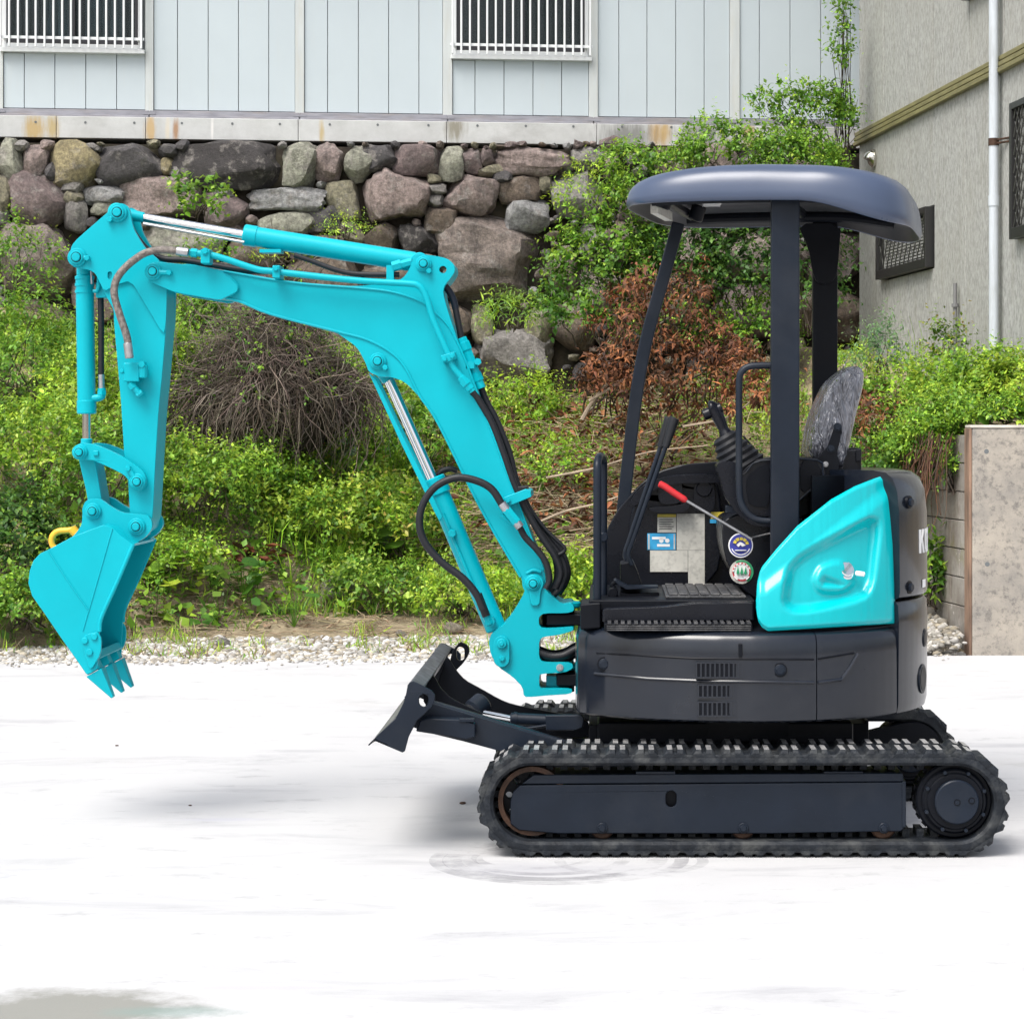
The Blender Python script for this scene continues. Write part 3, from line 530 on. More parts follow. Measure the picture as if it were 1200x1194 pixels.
b_.inputs['Base Color'].default_value = (.12,.125,.15,1); b_.inputs['Roughness'].default_value = .24; b_.inputs['Coat Weight'].default_value = 1; b_.inputs['Coat Roughness'].default_value = .08; b_.inputs['Specular IOR Level'].default_value = .8
g_ = n_.new('ShaderNodeNewGeometry'); mp_ = n_.new('ShaderNodeMapping'); mp_.inputs['Rotation'].default_value = (0,.32,0); mp_.inputs['Scale'].default_value = (11,6,2.6); l_.new(g_.outputs['Position'], mp_.inputs[0])
t_ = n_.new('ShaderNodeTexNoise'); t_.inputs['Scale'].default_value = 1.6; t_.inputs['Detail'].default_value = 3; t_.inputs['Distortion'].default_value = 1.8; l_.new(mp_.outputs[0], t_.inputs[0])
bp_ = n_.new('ShaderNodeBump'); bp_.inputs['Strength'].default_value = 1.0; bp_.inputs['Distance'].default_value = .07; l_.new(t_.outputs[0], bp_.inputs['Height']); l_.new(bp_.outputs[0], b_.inputs['Normal']); l_.new(bp_.outputs[0], b_.inputs['Coat Normal'])
CUSH = mat('seat_fabric', (.02,.022,.03), .7)
sb_ = MB(); q = xz(chaikin(seat,1), 8.62); cx_, cz_ = np.mean(np.array(q),0); vs_ = []; n_ = len(q)
prof = [(8.44,.70),(8.448,.86),(8.47,.96),(8.51,1.0),(8.67,1.02),(8.83,1.0),(8.87,.96),(8.892,.86),(8.90,.70)]
for y_, s_ in prof: vs_ += [(cx_+(x-cx_)*s_, y_, cz_+(z-cz_)*s_) for x, z in q]
fs = [(i*n_+k, i*n_+(k+1)%n_, (i+1)*n_+(k+1)%n_, (i+1)*n_+k) for i in range(len(prof)-1) for k in range(n_)]
sb_.add(vs_, fs+[tuple(reversed(range(n_))), tuple(range(8*n_, 9*n_))]); bs = sb_.build('backrest', PLW, EX, smooth=60, label='seat backrest wrapped in clear plastic')
for i in range(26):                                   # folds of the plastic sheet
    y_ = 8.437 - .004*R.random(); t = R.random(); x0 = 952+40*t+R.uniform(-4,4); y1 = 524-66*t+R.uniform(-22,18); L_ = R.uniform(12,38); dx = L_*.36
    pts = [P(x0+dx*k+R.uniform(-1.6,1.6), y1-L_*k, y_) for k in (0,.33,.66,1)]
    if all(True for _ in pts): MB().tube(pts, lambda t_: .0022*(1.05-abs(2*t_-1)), 5, 4).build('wrap_fold', PLW, bs)
br = part('recliner_bracket', [(979,495),(986.5,498),(986,510),(980.5,532),(984,540),(983,552),(978,560),(966,559),(957,548),(957,538),(962,532),(969,525),(974,512)], 8.425, 8.436, BLACK, sm=1)
bolt(981.5,500.5,8.425,3.8,br,DARK); bolt(973.5,526,8.425,3.6,br,DARK); bolt(967.5,544,8.425,2.5,br,STEEL)
ws = MB(); 
for i in range(7): ws.cyl(P(973+R.uniform(-3,4),562+R.uniform(-3,3),8.42), P(974+R.uniform(-7,7),577+R.uniform(-5,2),8.41+R.uniform(-.01,.01)), .008, .003, 6)
ws.build('wrap_tail', PLW, bs)
# teal fuel tank panel, pressed with a recess round the filler cap
topx = [886,887,890,893,897,910,934,955,974,1002,1025,1042,1047,1051]; topy = [700,684,670.6,664,659,643,616.5,600,585,569.5,560.5,555,554,555]
botx = [886,888,893,900,960,1051]; boty = [712,727,735,739.5,736,730.4]
rec = [(1016,604),(1031,606),(1034,620),(1030,655),(1026,685),(1015,705),(934,722),(914,710),(917,685),(921,663),(940,645)]
lob = [(949,680),(958,662),(974,655),(990,655),(1006,684),(988,698),(958,697)]
rec, lob = chaikin(rec,2,.22), chaikin(lob,2,.22)
def sdist(x, y, poly):
    d = 1e9; ins = False; n = len(poly)
    for i in range(n):
        (x1,y1),(x2,y2) = poly[i], poly[(i+1)%n]; dx, dy = x2-x1, y2-y1
        t = max(0, min(1, ((x-x1)*dx+(y-y1)*dy)/(dx*dx+dy*dy))); d = min(d, math.hypot(x-x1-t*dx, y-y1-t*dy))
        if (y1 > y) != (y2 > y) and x < (x2-x1)*(y-y1)/(y2-y1)+x1: ins = not ins
    return d if ins else -d
ss = lambda a, b, x: (lambda t: t*t*(3-2*t))(max(0, min(1, (x-a)/(b-a))))
NX, NY = 110, 96; vs_ = []
for i in range(NX+1):
    px = 886+163*(i/NX); yt, yb = np.interp(px, topx, topy), np.interp(px, botx, boty); p = plan_at(t_of_px(px))
    for j in range(NY+1):
        py = yb+(yt-yb)*j/NY; Dv = p[1]
        hz = (740-py)/186.0; dep = .014+.085*hz**1.6
        ed = min(ss(0,5,py-yt), ss(0,5,yb-py), ss(0,5,px-886), ss(0,3,1049-px)); dep += .012*(1-ed)
        band = py - np.interp(px, [897,1046], [690,573]); dep += .022*ss(10,-14,band)
        dep += .050*ss(-2,13,sdist(px,py,rec)); dep -= .020*ss(-2,8,sdist(px,py,lob)); dep += .020*ss(3,12,sdist(px,py,[(955,680),(964,668),(985,676),(1000,686),(986,693),(960,692)]))
        vs_.append(P(px, py, Dv+dep))
fs = [(i*(NY+1)+j, (i+1)*(NY+1)+j, (i+1)*(NY+1)+j+1, i*(NY+1)+j+1) for i in range(NX) for j in range(NY)]
fp = MB().add(vs_, fs).build('fuel_tank_panel', TEALG, EX, smooth=60); so_ = fp.modifiers.new('solid','SOLIDIFY'); so_.thickness = .022; so_.offset = -1
for px_ in (990.5,): 
    a_ = P(985,672,8.16); ax = Vector((.42,-.80,.43)).normalized()
    fc = MB().cyl(a_-ax*.03, a_+ax*.022, .040, seg=32, ch=.003).build('filler_neck', HOSE, fp)
    MB().cyl(a_+ax*.021, a_+ax*.040, .0375, seg=36, ch=.004).cyl(a_+ax*.039, a_+ax*.046, .028, seg=32, ch=.003).build('filler_cap', mat('chromed_cap',(.78,.79,.8),.18,1.0), fp)
    u_ = ax.orthogonal().normalized(); MB().cyl(a_+ax*.044-u_*.024, a_+ax*.054+u_*.024, .007, seg=10).build('cap_handle', STEEL, fp)
    MB().cyl(a_+ax*.036+Vector((.036,0,-.012)), a_+ax*.036+Vector((.068,-.012,-.016)), .009, seg=10, ch=.003).build('key_cover', WHITE, fp)
# ---------------------------------------------------------------- canopy (the upper body is slewed a little)
SL = math.radians(11.5); CC = Vector((.664, 8.72, 0)); cu, su = math.cos(SL), math.sin(SL)
def CN(u, v, z): return Vector((CC.x+u*cu+v*su, CC.y-u*su+v*cu, z))
HL, HW, NS = .538, .555, 128
def rimz(u): return 2.338 - .085*ss(.12,.52,u)
def can_rings(specs):
    out = []
    for s_, h in specs:
        ringv = []
        for k in range(NS):
            th = 2*math.pi*k/NS; c, s2 = math.cos(th), math.sin(th); e = 2/4.6
            u = HL*s_*math.copysign(abs(c)**e, c); v = HW*s_*math.copysign(abs(s2)**e, s2)
            top = 2.490-(.058*abs(u/HL)**2.6 if u < 0 else .060*abs(u/HL)**2.2)-.010*(v/HW)**2; z = rimz(u)+(top-rimz(u))*h
            p = CN(u, v, z)
            for q, dep, sg in ((P(935,213,8.2),.014,.07),(P(988,197,8.35),.012,.03),(P(905,208,8.2),.006,.06),(P(1040,225,8.3),.008,.05)):
                d2 = (p-q).length_squared; p = p + Vector((0, dep*math.exp(-d2/sg**2), -dep*.6*math.exp(-d2/sg**2)))
            ringv.append(p)
        out.append(ringv)
    return out
rg = can_rings([(.985,.02),(.992,0),(1.0,.02),(1.008,.12),(1.006,.28),(1.0,.44),(.990,.60),(.972,.74),(.945,.85),(.90,.93),(.82,.972),(.66,.99),(.42,1.0),(.15,1.002)])
vs_ = [p for r_ in rg for p in r_]; nr = len(rg); fs = [(i*NS+k, i*NS+(k+1)%NS, (i+1)*NS+(k+1)%NS, (i+1)*NS+k) for i in range(nr-1) for k in range(NS)] + [tuple(range((nr-1)*NS, nr*NS))]
ca = MB().add(vs_, fs).build('canopy', mat('canopy_plastic', (.046,.064,.110), .30, var=.06, scale=4, spec=.5, rvar=.06, bump=.04, bscale=6), EX, smooth=60)
rg = can_rings([(.984,.02),(.975,.3),(.93,.55),(.85,.62),(.5,.66),(.1,.66)]); vs_ = [p for r_ in rg for p in r_]; nr = len(rg)
fs = [((i+1)*NS+k, (i+1)*NS+(k+1)%NS, i*NS+(k+1)%NS, i*NS+k) for i in range(nr-1) for k in range(NS)] + [tuple(reversed(range((nr-1)*NS, nr*NS)))]
MB().add(vs_, fs).build('canopy_liner', LINER, ca, smooth=60)
fr = MB()
for v in (-.40,.40): fr.tube([CN(-.42,v,2.36),CN(-.2,v,2.365),CN(.2,v,2.36),CN(.42,v,2.33)], .022, 10)
for u in (-.40,.05,.40): fr.cyl(CN(u,-.42,2.375-.02*(u>.3)), CN(u,.42,2.375-.02*(u>.3)), .02, seg=10)
fr.build('canopy_frame', BLACK, ca)
MB().add([CN(u,v,z) for u,v,z in ((-.47,-.16,2.335),(-.44,-.16,2.335),(-.44,.16,2.335),(-.47,.16,2.335),(-.47,-.16,2.37),(-.44,-.16,2.37),(-.44,.16,2.37),(-.47,.16,2.37))],[(0,3,2,1),(4,5,6,7),(0,1,5,4),(1,2,6,5),(2,3,7,6),(3,0,4,7)]).build('vent_strip', PAPER, ca)
for u, v in ((-.40,-.30),(-.36,.22)): MB().cyl(CN(u,v,2.34),CN(u+.02,v,2.40),.03,seg=14,ch=.005).build('roof_fixture', BLACK, ca)
MB().pbox((825,234),(846,238),8.6,8.9,D=8.75).build('dome_lamp', GLASSW, ca)
def post(name, pts, w_, d_, m=DARK):                 # rectangular tube along points (x, z, D)
    b = MB(); q = catmull([P(*p) for p in pts], 6) if len(pts) > 2 else [P(*p) for p in pts]; vs_ = []; fs = []
    for i, p in enumerate(q):
        t = (q[min(i+1,len(q)-1)]-q[max(i-1,0)]).normalized(); s_ = Vector((t.z,0,-t.x)).normalized()
        for a, c in ((-1,-1),(1,-1),(1,1),(-1,1)): vs_.append(p+s_*(a*w_/2)+Vector((0,c*d_/2,0)))
    for i in range(len(q)-1):
        for k in range(4): fs.append((i*4+k, i*4+(k+1)%4, i*4+4+(k+1)%4, i*4+4+k))
    return b.add(vs_, fs+[(3,2,1,0), tuple(range(len(vs_)-4, len(vs_)))]).build(name, m, EX, bevel=.006)
pn = post('canopy_post', [(919.5,700,8.25),(920,215,8.25)], .104, .05)
pf = post('canopy_post', [(966.5,600,9.15),(966.5,258,9.15)], .100, .05, BLACK)
part('post_gusset', [(934,262),(986,262),(983,300),(981,322),(975,331),(966,334),(957,331),(952,318),(948,292)], 9.105, 9.12, BLACK, sm=1, parent=pf)
post('canopy_post', [(724,695,9.15),(727,640,9.15),(733,570,9.15),(745,468,9.15),(758,396,9.15),(779,320,9.15),(795,262,9.15)], .052, .06, DARK)
# ---------------------------------------------------------------- undercarriage
MB().pbox((700,846),(1000,872),8.32,9.02,D=8.32).build('chassis', BLACK, EX, bevel=.01)
MB().cyl((XCEN,YC,.36),(XCEN,YC,.47),.38,seg=48).build('slew_ring', BLACK, EX)
part('chassis_beam', [(955,849),(1014,847.5),(1014,844),(1018,844),(1018,872),(955,872)], 8.5, 8.85, BLACK, sm=0)
part('chassis_beam', [(690,850),(720,848),(735,880),(690,885)], 8.35, 8.95, BLACK, sm=0)
RB = .170; ZC = .1895; XI, XS = (622-CX)*7.92/F, (1121-CX)*7.92/F; LR = XS-XI; PER = 2*LR+2*math.pi*RB
def belt(s, off=0.0):                                # position and outward normal along the track loop (centre radius RB)
    s %= PER; r = RB+off
    if s < LR: return (XI+s, ZC+r-.010*math.sin(math.pi*s/LR)*0, 0, 1)
    s -= LR
    if s < math.pi*RB: a = s/RB; return (XS+r*math.sin(a), ZC+r*math.cos(a), math.sin(a), math.cos(a))
    s -= math.pi*RB
    if s < LR: return (XS-s, ZC-r, 0, -1)
    s -= LR; a = s/RB; return (XI-r*math.sin(a), ZC-r*math.cos(a), -math.sin(a), -math.cos(a))
def make_track(y0, y1, detail):
    b = MB(); NB = 180; prof = [(y0+.004,.002),(y0,-.004),(y0,-.026),(y0+.010,-.036),(y1-.010,-.036),(y1,-.026),(y1,-.004),(y1-.004,.002),(y1-.10,.002),(y0+.10,.002)]; k = len(prof); vs_ = []
    for i in range(NB):
        for y_, off in prof: x, z, nx, nz = belt(PER*i/NB, off); vs_.append((x, y_, z))
    fs = [(i*k+j, ((i+1)%NB)*k+j, ((i+1)%NB)*k+(j+1)%k, i*k+(j+1)%k) for i in range(NB) for j in range(k)]
    t = b.add(vs_, fs).build('rubber_track', RUBBER, EX, smooth=40)
    nl = 40; pitch = PER/nl; ym = (y0+y1)/2
    def lug_mesh(name, ya, yb, h):                   # one link of tread: two worn teeth with a rounded web between them
        w = pitch; pr = [(-.46*w,-.006),(-.37*w,.45*h),(-.27*w,h),(-.09*w,h),(-.05*w,.5*h),(.05*w,.5*h),(.09*w,h),(.27*w,h),(.37*w,.45*h),(.46*w,-.006)]; n = len(pr); v = []
        for y_, f in ((ya,.42),(ya+.014*(1 if yb > ya else -1),1.0),(yb,1.0)): v += [(a, y_-ym, b*f if b > 0 else b) for a, b in pr]
        fs = []
        for r_ in range(2):
            for k in range(n-1): fs.append((r_*n+k, r_*n+k+1, (r_+1)*n+k+1, (r_+1)*n+k))
        fs += [tuple(range(n)), tuple(reversed(range(2*n,3*n)))]
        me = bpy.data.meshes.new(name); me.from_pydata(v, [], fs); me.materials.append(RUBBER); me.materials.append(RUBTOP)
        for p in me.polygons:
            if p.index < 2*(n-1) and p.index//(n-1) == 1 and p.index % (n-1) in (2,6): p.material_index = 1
        bm = bmesh.new(); bm.from_mesh(me); bmesh.ops.recalc_face_normals(bm, faces=bm.faces); bm.to_mesh(me); bm.free(); return me
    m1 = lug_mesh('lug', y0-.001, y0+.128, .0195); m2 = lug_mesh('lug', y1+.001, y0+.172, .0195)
    g = MB().box(-.0125,.0125,-.05,.05,-.065,-.02); gm = bpy.data.meshes.new('guide_lug'); gm.from_pydata(g.v, [], g.f); gm.materials.append(RUBBER)
    def put(me, name, s):
        x, z, nx, nz = belt(s); o = bpy.data.objects.new(name, me); COL.objects.link(o); o.parent = t
        o.location = Vector((x, ym, z)) - ORG[t.name]; o.rotation_euler = (0, math.atan2(nx, nz), 0)
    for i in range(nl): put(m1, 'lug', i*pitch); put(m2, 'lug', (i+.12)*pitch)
    if detail:
        for i in range(nl*2): put(gm, 'guide_lug', (i+.25)*pitch/2)
    # track frame, rollers, sprocket, idler
    fo = [(598,939),(601,928),(609.4,920),(1060,916.5),(1061,969),(1055.5,974),(900,976.6),(653,976.6),(608,972.6),(598,965)]
    off = y0-7.92; fx = xz(fo, 7.97); sh = P(786.5,936,7.97)
    MB().poly(fx, y0+.05, y0+.062, [stadium(sh.x, sh.z-.010, sh.z+.010, .019)]).build('track_frame', DARK, EX, bevel=.004)
    MB().poly(xz([(606,922),(1055,919),(1055,972),(653,974),(606,968)], 7.97), y0+.085, y0+.24).build('track_frame_core', BLACK, EX)
    MB().poly(xz([(611,919),(625,908),(1058,906),(1060,916)], 7.97), y0+.055, y0+.24).build('track_frame_top', DARK, EX, bevel=.004)
    p0 = P(1057,915,7.97); MB().box(p0.x,p0.x+.014,y0+.046,y0+.2,P(0,969,7.97).z,p0.z).build('frame_flange', DARK, EX, bevel=.003)
    for x_ in (705.7,871,1035.6):
        c = P(x_,969,7.97); r_ = MB().cy(c.x,c.z,y0+.065,y0+.235,.046,28,.006).build('track_roller', RUST if detail else BLACK, EX)
        MB().cy(c.x,c.z-.003,y0+.034,y0+.064,.0135,6,.003).cy(c.x,c.z-.003,y0+.042,y0+.064,.019,18,.002).build('bolt', DARK, r_)
    for x_ in (745,965): c = P(x_,905,7.99); MB().box(c.x,c.x+.14,y0+.06,y0+.22,c.z-.006,c.z+.005).build('slide_pad', DARK, EX, bevel=.002)
    sx, sz = XS, P(0,940.4,7.92).z
    hub = MB().cy(sx,sz,y0+.055,y0+.19,.134,56,.006).cy(sx,sz,y0+.035,y0+.19,.116,48,.008).cy(sx,sz,y0+.028,y0+.19,.100,48,.004).build('drive_hub', BLACK, EX)
    g = [];
    for i in range(24):
        a0 = 2*math.pi*i/24
        for da, r in ((-.09,.118),(-.05,.140),(.05,.140),(.09,.118)): g.append((sx+r*math.cos(a0+da), sz+r*math.sin(a0+da)))
    MB().poly(g, y0+.11, y0+.15).build('sprocket', BLACK, EX)
    mc = MB().cy(sx+.003,sz,y0+.006,y0+.04,.0775,56,.004).build('motor_cover', DARK, EX)
    for dx, dz in ((.003,0),(.054,.006)): MB().cy(sx+dx,sz+dz,y0+.004,y0+.012,.0115,20).build('plug_rim', BLACK, mc); MB().cy(sx+dx,sz+dz,y0+.002,y0+.012,.008,18).cy(sx+dx,sz+dz,y0+.0005,y0+.012,.003,6).build('plug', DARK, mc)
    for k in range(8):
        a0 = math.radians(200+45*k); MB().cy(sx+.108*math.cos(a0),sz+.108*math.sin(a0),y0+.022,y0+.04,.007,6).build('bolt', DARK, hub)
    ix = XI+.004; id_ = MB()
    for ra, rb, ya, yb in ((.105,.122,y0+.06,y0+.23),):
        n = 56; out = circ(ix, ZC, rb, n); inn2 = circ(ix, ZC, ra, n); id_.poly(out, ya, yb, [inn2])
    idl = id_.build('idler_wheel', RUST, EX); b2 = MB()
    b2.poly(circ(ix, ZC, .106, 48), y0+.12, y0+.15, [circ(ix+.086*math.cos(math.radians(a)), ZC+.086*math.sin(math.radians(a)), .0125, 14) for a in range(12,372,40)])
    b2.cy(ix,ZC,y0+.08,y0+.118,.05,24).build('idler_web', BLACK, idl)
    return t
make_track(7.92, 8.22, True); make_track(9.12, 9.42, False)
part('final_drive_cover', [(1000,880),(1000,862),(1020,857),(1058,847.5),(1075,846.5),(1088,851),(1098,860),(1104,874),(1100,890)], 9.09, 9.15, BLACK, sm=2, bevel=.012, D=9.09)
# ---------------------------------------------------------------- dozer blade
endp = [(477.75,802.5),(480,799.5),(484,798),(490,800.5),(505.5,809),(509.6,814),(509.5,821),(506,828),(497,837),(489,843.5),(484.5,852.5),(479,863),(474.5,880),(471.7,881.7),(438,867.5),(433,873.5),(430.8,873),(440,864),(463.5,842),(472.5,824),(476,812)]
hs_ = P(496.5,820.5,7.95); hl = stadium(hs_.x, hs_.z-.006, hs_.z+.006, .0165)
bd_pro = [(477,803.5),(480,800),(486,801),(494,805),(489,818),(482,832),(472,846),(458,859),(440,869),(433,872.5),(440,864.5),(463,842.5),(472,824.5),(476,812)]
bd = MB().poly(xz(bd_pro,7.95), 7.9645, 9.3755).build('dozer_blade', DARK, EX, bevel=.004)
MB().poly(xz(endp,7.95), 7.948, 7.964, [hl]).build('blade_end_plate', DARK, bd, bevel=.003); MB().poly(xz(endp,7.95), 9.376, 9.392, [hl]).build('blade_end_plate', DARK, bd, bevel=.003)
MB().poly(xz([(433,873.2),(441,863),(462,842),(466,846),(446,864)],7.95), 7.9645, 9.37).build('cutting_edge', mat('worn_steel_edge',(.20,.20,.20),.45,.6,var=.4,scale=30), bd)
MB().poly(xz([(479.5,800.6),(482,797.6),(487,799.4),(497,804.6),(495,809),(486,806)],7.95), 7.9648, 9.375).build('blade_top_bar', mat('scuffed_top_bar',(.085,.09,.10),.5,.2,var=.5,scale=26,bump=.2,bscale=60), bd, bevel=.003)
eyec = P(539.5,766,9.05)
part('lifting_eye', [(528,770),(531,762),(538.5,752),(546,755),(549.5,759),(550,766),(543,777),(533,787),(527,782)], 9.05, 9.08, BLACK, sm=1, parent=bd, holes=[stadium(eyec.x, eyec.z-.012, eyec.z+.012, .016)])
part('blade_arm', [(500,824),(509,825),(600,852),(640,864),(690,880),(690,890),(640,886),(590,881),(545,869),(500,858),(484,852)], 8.16, 8.26, DARK, sm=0, bevel=.006, parent=bd)
MB().tube([P(508,826.5,8.19),P(555,840,8.19),P(600,853.5,8.19),P(660,871,8.19)], .014, 10).build('arm_top_pipe', DARK, bd)
part('arm_brace', [(492,844),(500,841.5),(540,843),(557,848),(557,864),(545,866.5),(520,862),(487,857)], 8.09, 8.158, DARK, sm=0, bevel=.006, parent=bd)
MB().pbox((538,842),(556,846),8.084,8.11).build('brace_pad', DARK, bd, bevel=.002)
part('blade_arm', [(520,820),(600,852),(690,880),(690,890),(600,881),(520,862)], 9.02, 9.12, BLACK, sm=0, bevel=.006, parent=bd, D=8.9)
part('blade_gusset', [(506,790),(511,796),(516,806),(528,818),(549,828.5),(600,850),(650,868),(600,870),(540,852),(505,836),(494,818)], 8.50, 8.52, BLACK, sm=1, parent=bd)
part('blade_gusset', [(523,769),(527,773),(534,785),(544.5,797),(564,807.5),(585,819.5),(600,825.5),(639,833),(690,842),(690,866),(600,858),(530,835),(508,815)], 8.88, 8.90, BLACK, sm=1, parent=bd)
MB().cyl(P(553,834,8.68), P(568,822,8.72), .045, seg=24, ch=.01).build('cylinder_mount', DARK, bd)
bc = MB().cyl(P(598,842,8.42), P(642,844,8.42), .023, seg=24, ch=.004).cyl(P(602,842,8.42), P(606,842.2,8.42), .026, seg=24).build('blade_cylinder', DARK, EX)
MB().cyl(P(568,836,8.5), P(600,842,8.42), .012, seg=14).build('piston_rod', CHROME, bc)
MB().tube([P(610,851,8.40),P(618,853,8.40),P(640,850,8.40)], .006, 8).build('pipe', DARK, bc)
part('cylinder_guard', [(639,838),(682,837.5),(685,842),(683,852),(672,856),(640,856)], 8.34, 8.37, DARK, sm=0, bevel=.005)
# ================================================================== SITE: yard, terrain, walls, buildings
def node_mat(name):
    m = bpy.data.materials.new(name); m.use_nodes = True; return m, m.node_tree.nodes, m.node_tree.links, m.node_tree.nodes['Principled BSDF']
def noise(n, l, pos, scale, detail=6, rough=.6, stretch=None, dist=0):
    if stretch: mp = n.new('ShaderNodeMapping'); mp.inputs['Scale'].default_value = stretch; l.new(pos, mp.inputs[0]); pos = mp.outputs[0]
    t = n.new('ShaderNodeTexNoise'); t.inputs['Scale'].default_value = scale; t.inputs['Detail'].default_value = detail; t.inputs['Roughness'].default_value = rough; t.inputs['Distortion'].default_value = dist
    l.new(pos, t.inputs[0]); return t.outputs[0]
def ramp(n, l, src, stops):
    r = n.new('ShaderNodeValToRGB'); e = r.color_ramp.elements
    while len(e) < len(stops): e.new(.5)
    for q, (p, c) in zip(e, stops): q.position = p; q.color = (c,c,c,1) if not isinstance(c, tuple) else (*c,1)
    l.new(src, r.inputs[0]); return r.outputs[0]
def mixc(n, l, fac, a, b, mode='MIX'):
    m = n.new('ShaderNodeMix'); m.data_type = 'RGBA'; m.blend_type = mode
    for s, v in ((0,fac),(6,a),(7,b)):
        if isinstance(v, tuple): m.inputs[s].default_value = (*v,1)
        elif isinstance(v, (int,float)): m.inputs[s].default_value = v
        else: l.new(v, m.inputs[s])
    return m.outputs[2]
def bumpn(n, l, h, b, strength, dist=.01):
    q = n.new('ShaderNodeBump'); q.inputs['Strength'].default_value = strength; q.inputs['Distance'].default_value = dist
    l.new(h, q.inputs['Height']); l.new(q.outputs[0], b.inputs['Normal'])
def spot(n, l, pos, x, y, sx, sy, soft=.35, warp=None):    # a stain with a place of its own
    v = n.new('ShaderNodeVectorMath'); v.operation = 'SUBTRACT'; l.new(pos, v.inputs[0]); v.inputs[1].default_value = (x,y,0)
    q = n.new('ShaderNodeVectorMath'); q.operation = 'MULTIPLY'; l.new(v.outputs[0], q.inputs[0]); q.inputs[1].default_value = (1/sx,1/sy,0)
    le = n.new('ShaderNodeVectorMath'); le.operation = 'LENGTH'; l.new(q.outputs[0], le.inputs[0]); o = le.outputs['Value']
    if warp is not None: a = n.new('ShaderNodeMath'); a.operation = 'ADD'; l.new(o, a.inputs[0]); l.new(warp, a.inputs[1]); o = a.outputs[0]
    mr = n.new('ShaderNodeMapRange'); mr.inputs[1].default_value = 1+soft; mr.inputs[2].default_value = 1-soft; l.new(o, mr.inputs[0]); return mr.outputs[0]
# concrete yard
m, n, l, b = node_mat('bleached_concrete'); pos = n.new('ShaderNodeNewGeometry').outputs['Position']
base = mixc(n, l, ramp(n,l,noise(n,l,pos,1.1,8,.65),[(.35,0.),(.75,1.)]), (.46,.46,.465), (.415,.415,.422))
st1 = ramp(n,l,noise(n,l,pos,1.0,10,.72,(.7,2.6,1),.6),[(.54,0.),(.72,.5)]); base = mixc(n,l,st1,base,(.20,.20,.225))
st2 = ramp(n,l,noise(n,l,pos,3.5,10,.75,(.8,1.6,1)),[(.57,0.),(.73,.6)]); base = mixc(n,l,st2,base,(.16,.16,.17))
tan_ = ramp(n,l,noise(n,l,pos,.55,7,.7),[(.60,0.),(.78,.4)]); base = mixc(n,l,tan_,base,(.33,.30,.25))
wp = n.new('ShaderNodeMath'); wp.operation = 'MULTIPLY_ADD'; l.new(noise(n,l,pos,4.5,8,.7), wp.inputs[0]); wp.inputs[1].default_value = 2.0; wp.inputs[2].default_value = -1.0; wp = wp.outputs[0]
def gp(px, py): D = EYE*F/(py-CY); return ((px-CX)*D/F, D)
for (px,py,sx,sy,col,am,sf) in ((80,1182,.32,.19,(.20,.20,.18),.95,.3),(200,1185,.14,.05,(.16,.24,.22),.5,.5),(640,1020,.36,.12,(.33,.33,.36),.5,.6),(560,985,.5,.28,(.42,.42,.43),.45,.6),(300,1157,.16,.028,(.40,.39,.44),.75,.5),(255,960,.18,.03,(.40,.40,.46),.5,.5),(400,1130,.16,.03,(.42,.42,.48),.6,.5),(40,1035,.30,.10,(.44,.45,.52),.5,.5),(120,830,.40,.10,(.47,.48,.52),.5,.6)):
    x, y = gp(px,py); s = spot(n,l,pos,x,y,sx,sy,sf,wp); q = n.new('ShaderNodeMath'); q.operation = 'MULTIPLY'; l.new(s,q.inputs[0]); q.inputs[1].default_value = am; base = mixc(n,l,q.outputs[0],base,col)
for (px,py,r_,w_,am) in ((650,1008,.36,.07,.8),(655,1008,.43,.05,.7),(640,1008,.27,.05,.7),(625,1006,.20,.04,.6),(740,1010,.25,.04,.45)):      # scrub marks of a turning track
    x, y = gp(px,py); v = n.new('ShaderNodeVectorMath'); v.operation = 'SUBTRACT'; l.new(pos, v.inputs[0]); v.inputs[1].default_value = (x,y+.03,0); le = n.new('ShaderNodeVectorMath'); le.operation = 'LENGTH'; l.new(v.outputs[0], le.inputs[0])
    q = n.new('ShaderNodeMath'); q.operation = 'COMPARE'; l.new(le.outputs['Value'],q.inputs[0]); q.inputs[1].default_value = r_; q.inputs[2].default_value = w_*.5
    q2 = n.new('ShaderNodeMath'); q2.operation = 'MULTIPLY'; l.new(q.outputs[0],q2.inputs[0]); l.new(ramp(n,l,noise(n,l,pos,2.6,9,.75,(1,1.6,1)),[(.44,0.),(.60,am*.8)]),q2.inputs[1]); base = mixc(n,l,q2.outputs[0],base,(.16,.16,.17))
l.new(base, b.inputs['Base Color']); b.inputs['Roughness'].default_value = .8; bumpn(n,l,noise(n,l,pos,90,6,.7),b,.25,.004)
PAD = m
E0, E1 = gp(0,778), gp(1137,768); ek = (E1[1]-E0[1])/(E1[0]-E0[0])
def edge(X): return E0[1]+ek*(X-E0[0])
pb = MB(); x0, x1 = -16.0, 16.0
pb.add([(x0,-8,0),(x1,-8,0),(x1,edge(x1),0),(x0,edge(x0),0),(x0,-8,-.14),(x1,-8,-.14),(x1,edge(x1),-.14),(x0,edge(x0),-.14)],[(0,1,2,3),(7,6,5,4),(0,4,5,1),(1,5,6,2),(2,6,7,3),(3,7,4,0)])
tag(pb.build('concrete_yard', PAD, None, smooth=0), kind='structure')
m, n, l, b = node_mat('bare_soil'); pos = n.new('ShaderNodeNewGeometry').outputs['Position']
c = mixc(n,l,ramp(n,l,noise(n,l,pos,2.2,9,.7),[(.35,0.),(.65,1.)]),(.17,.13,.08),(.45,.365,.24)); c = mixc(n,l,ramp(n,l,noise(n,l,pos,14,8,.7),[(.45,0.),(.7,.6)]),c,(.045,.05,.018))
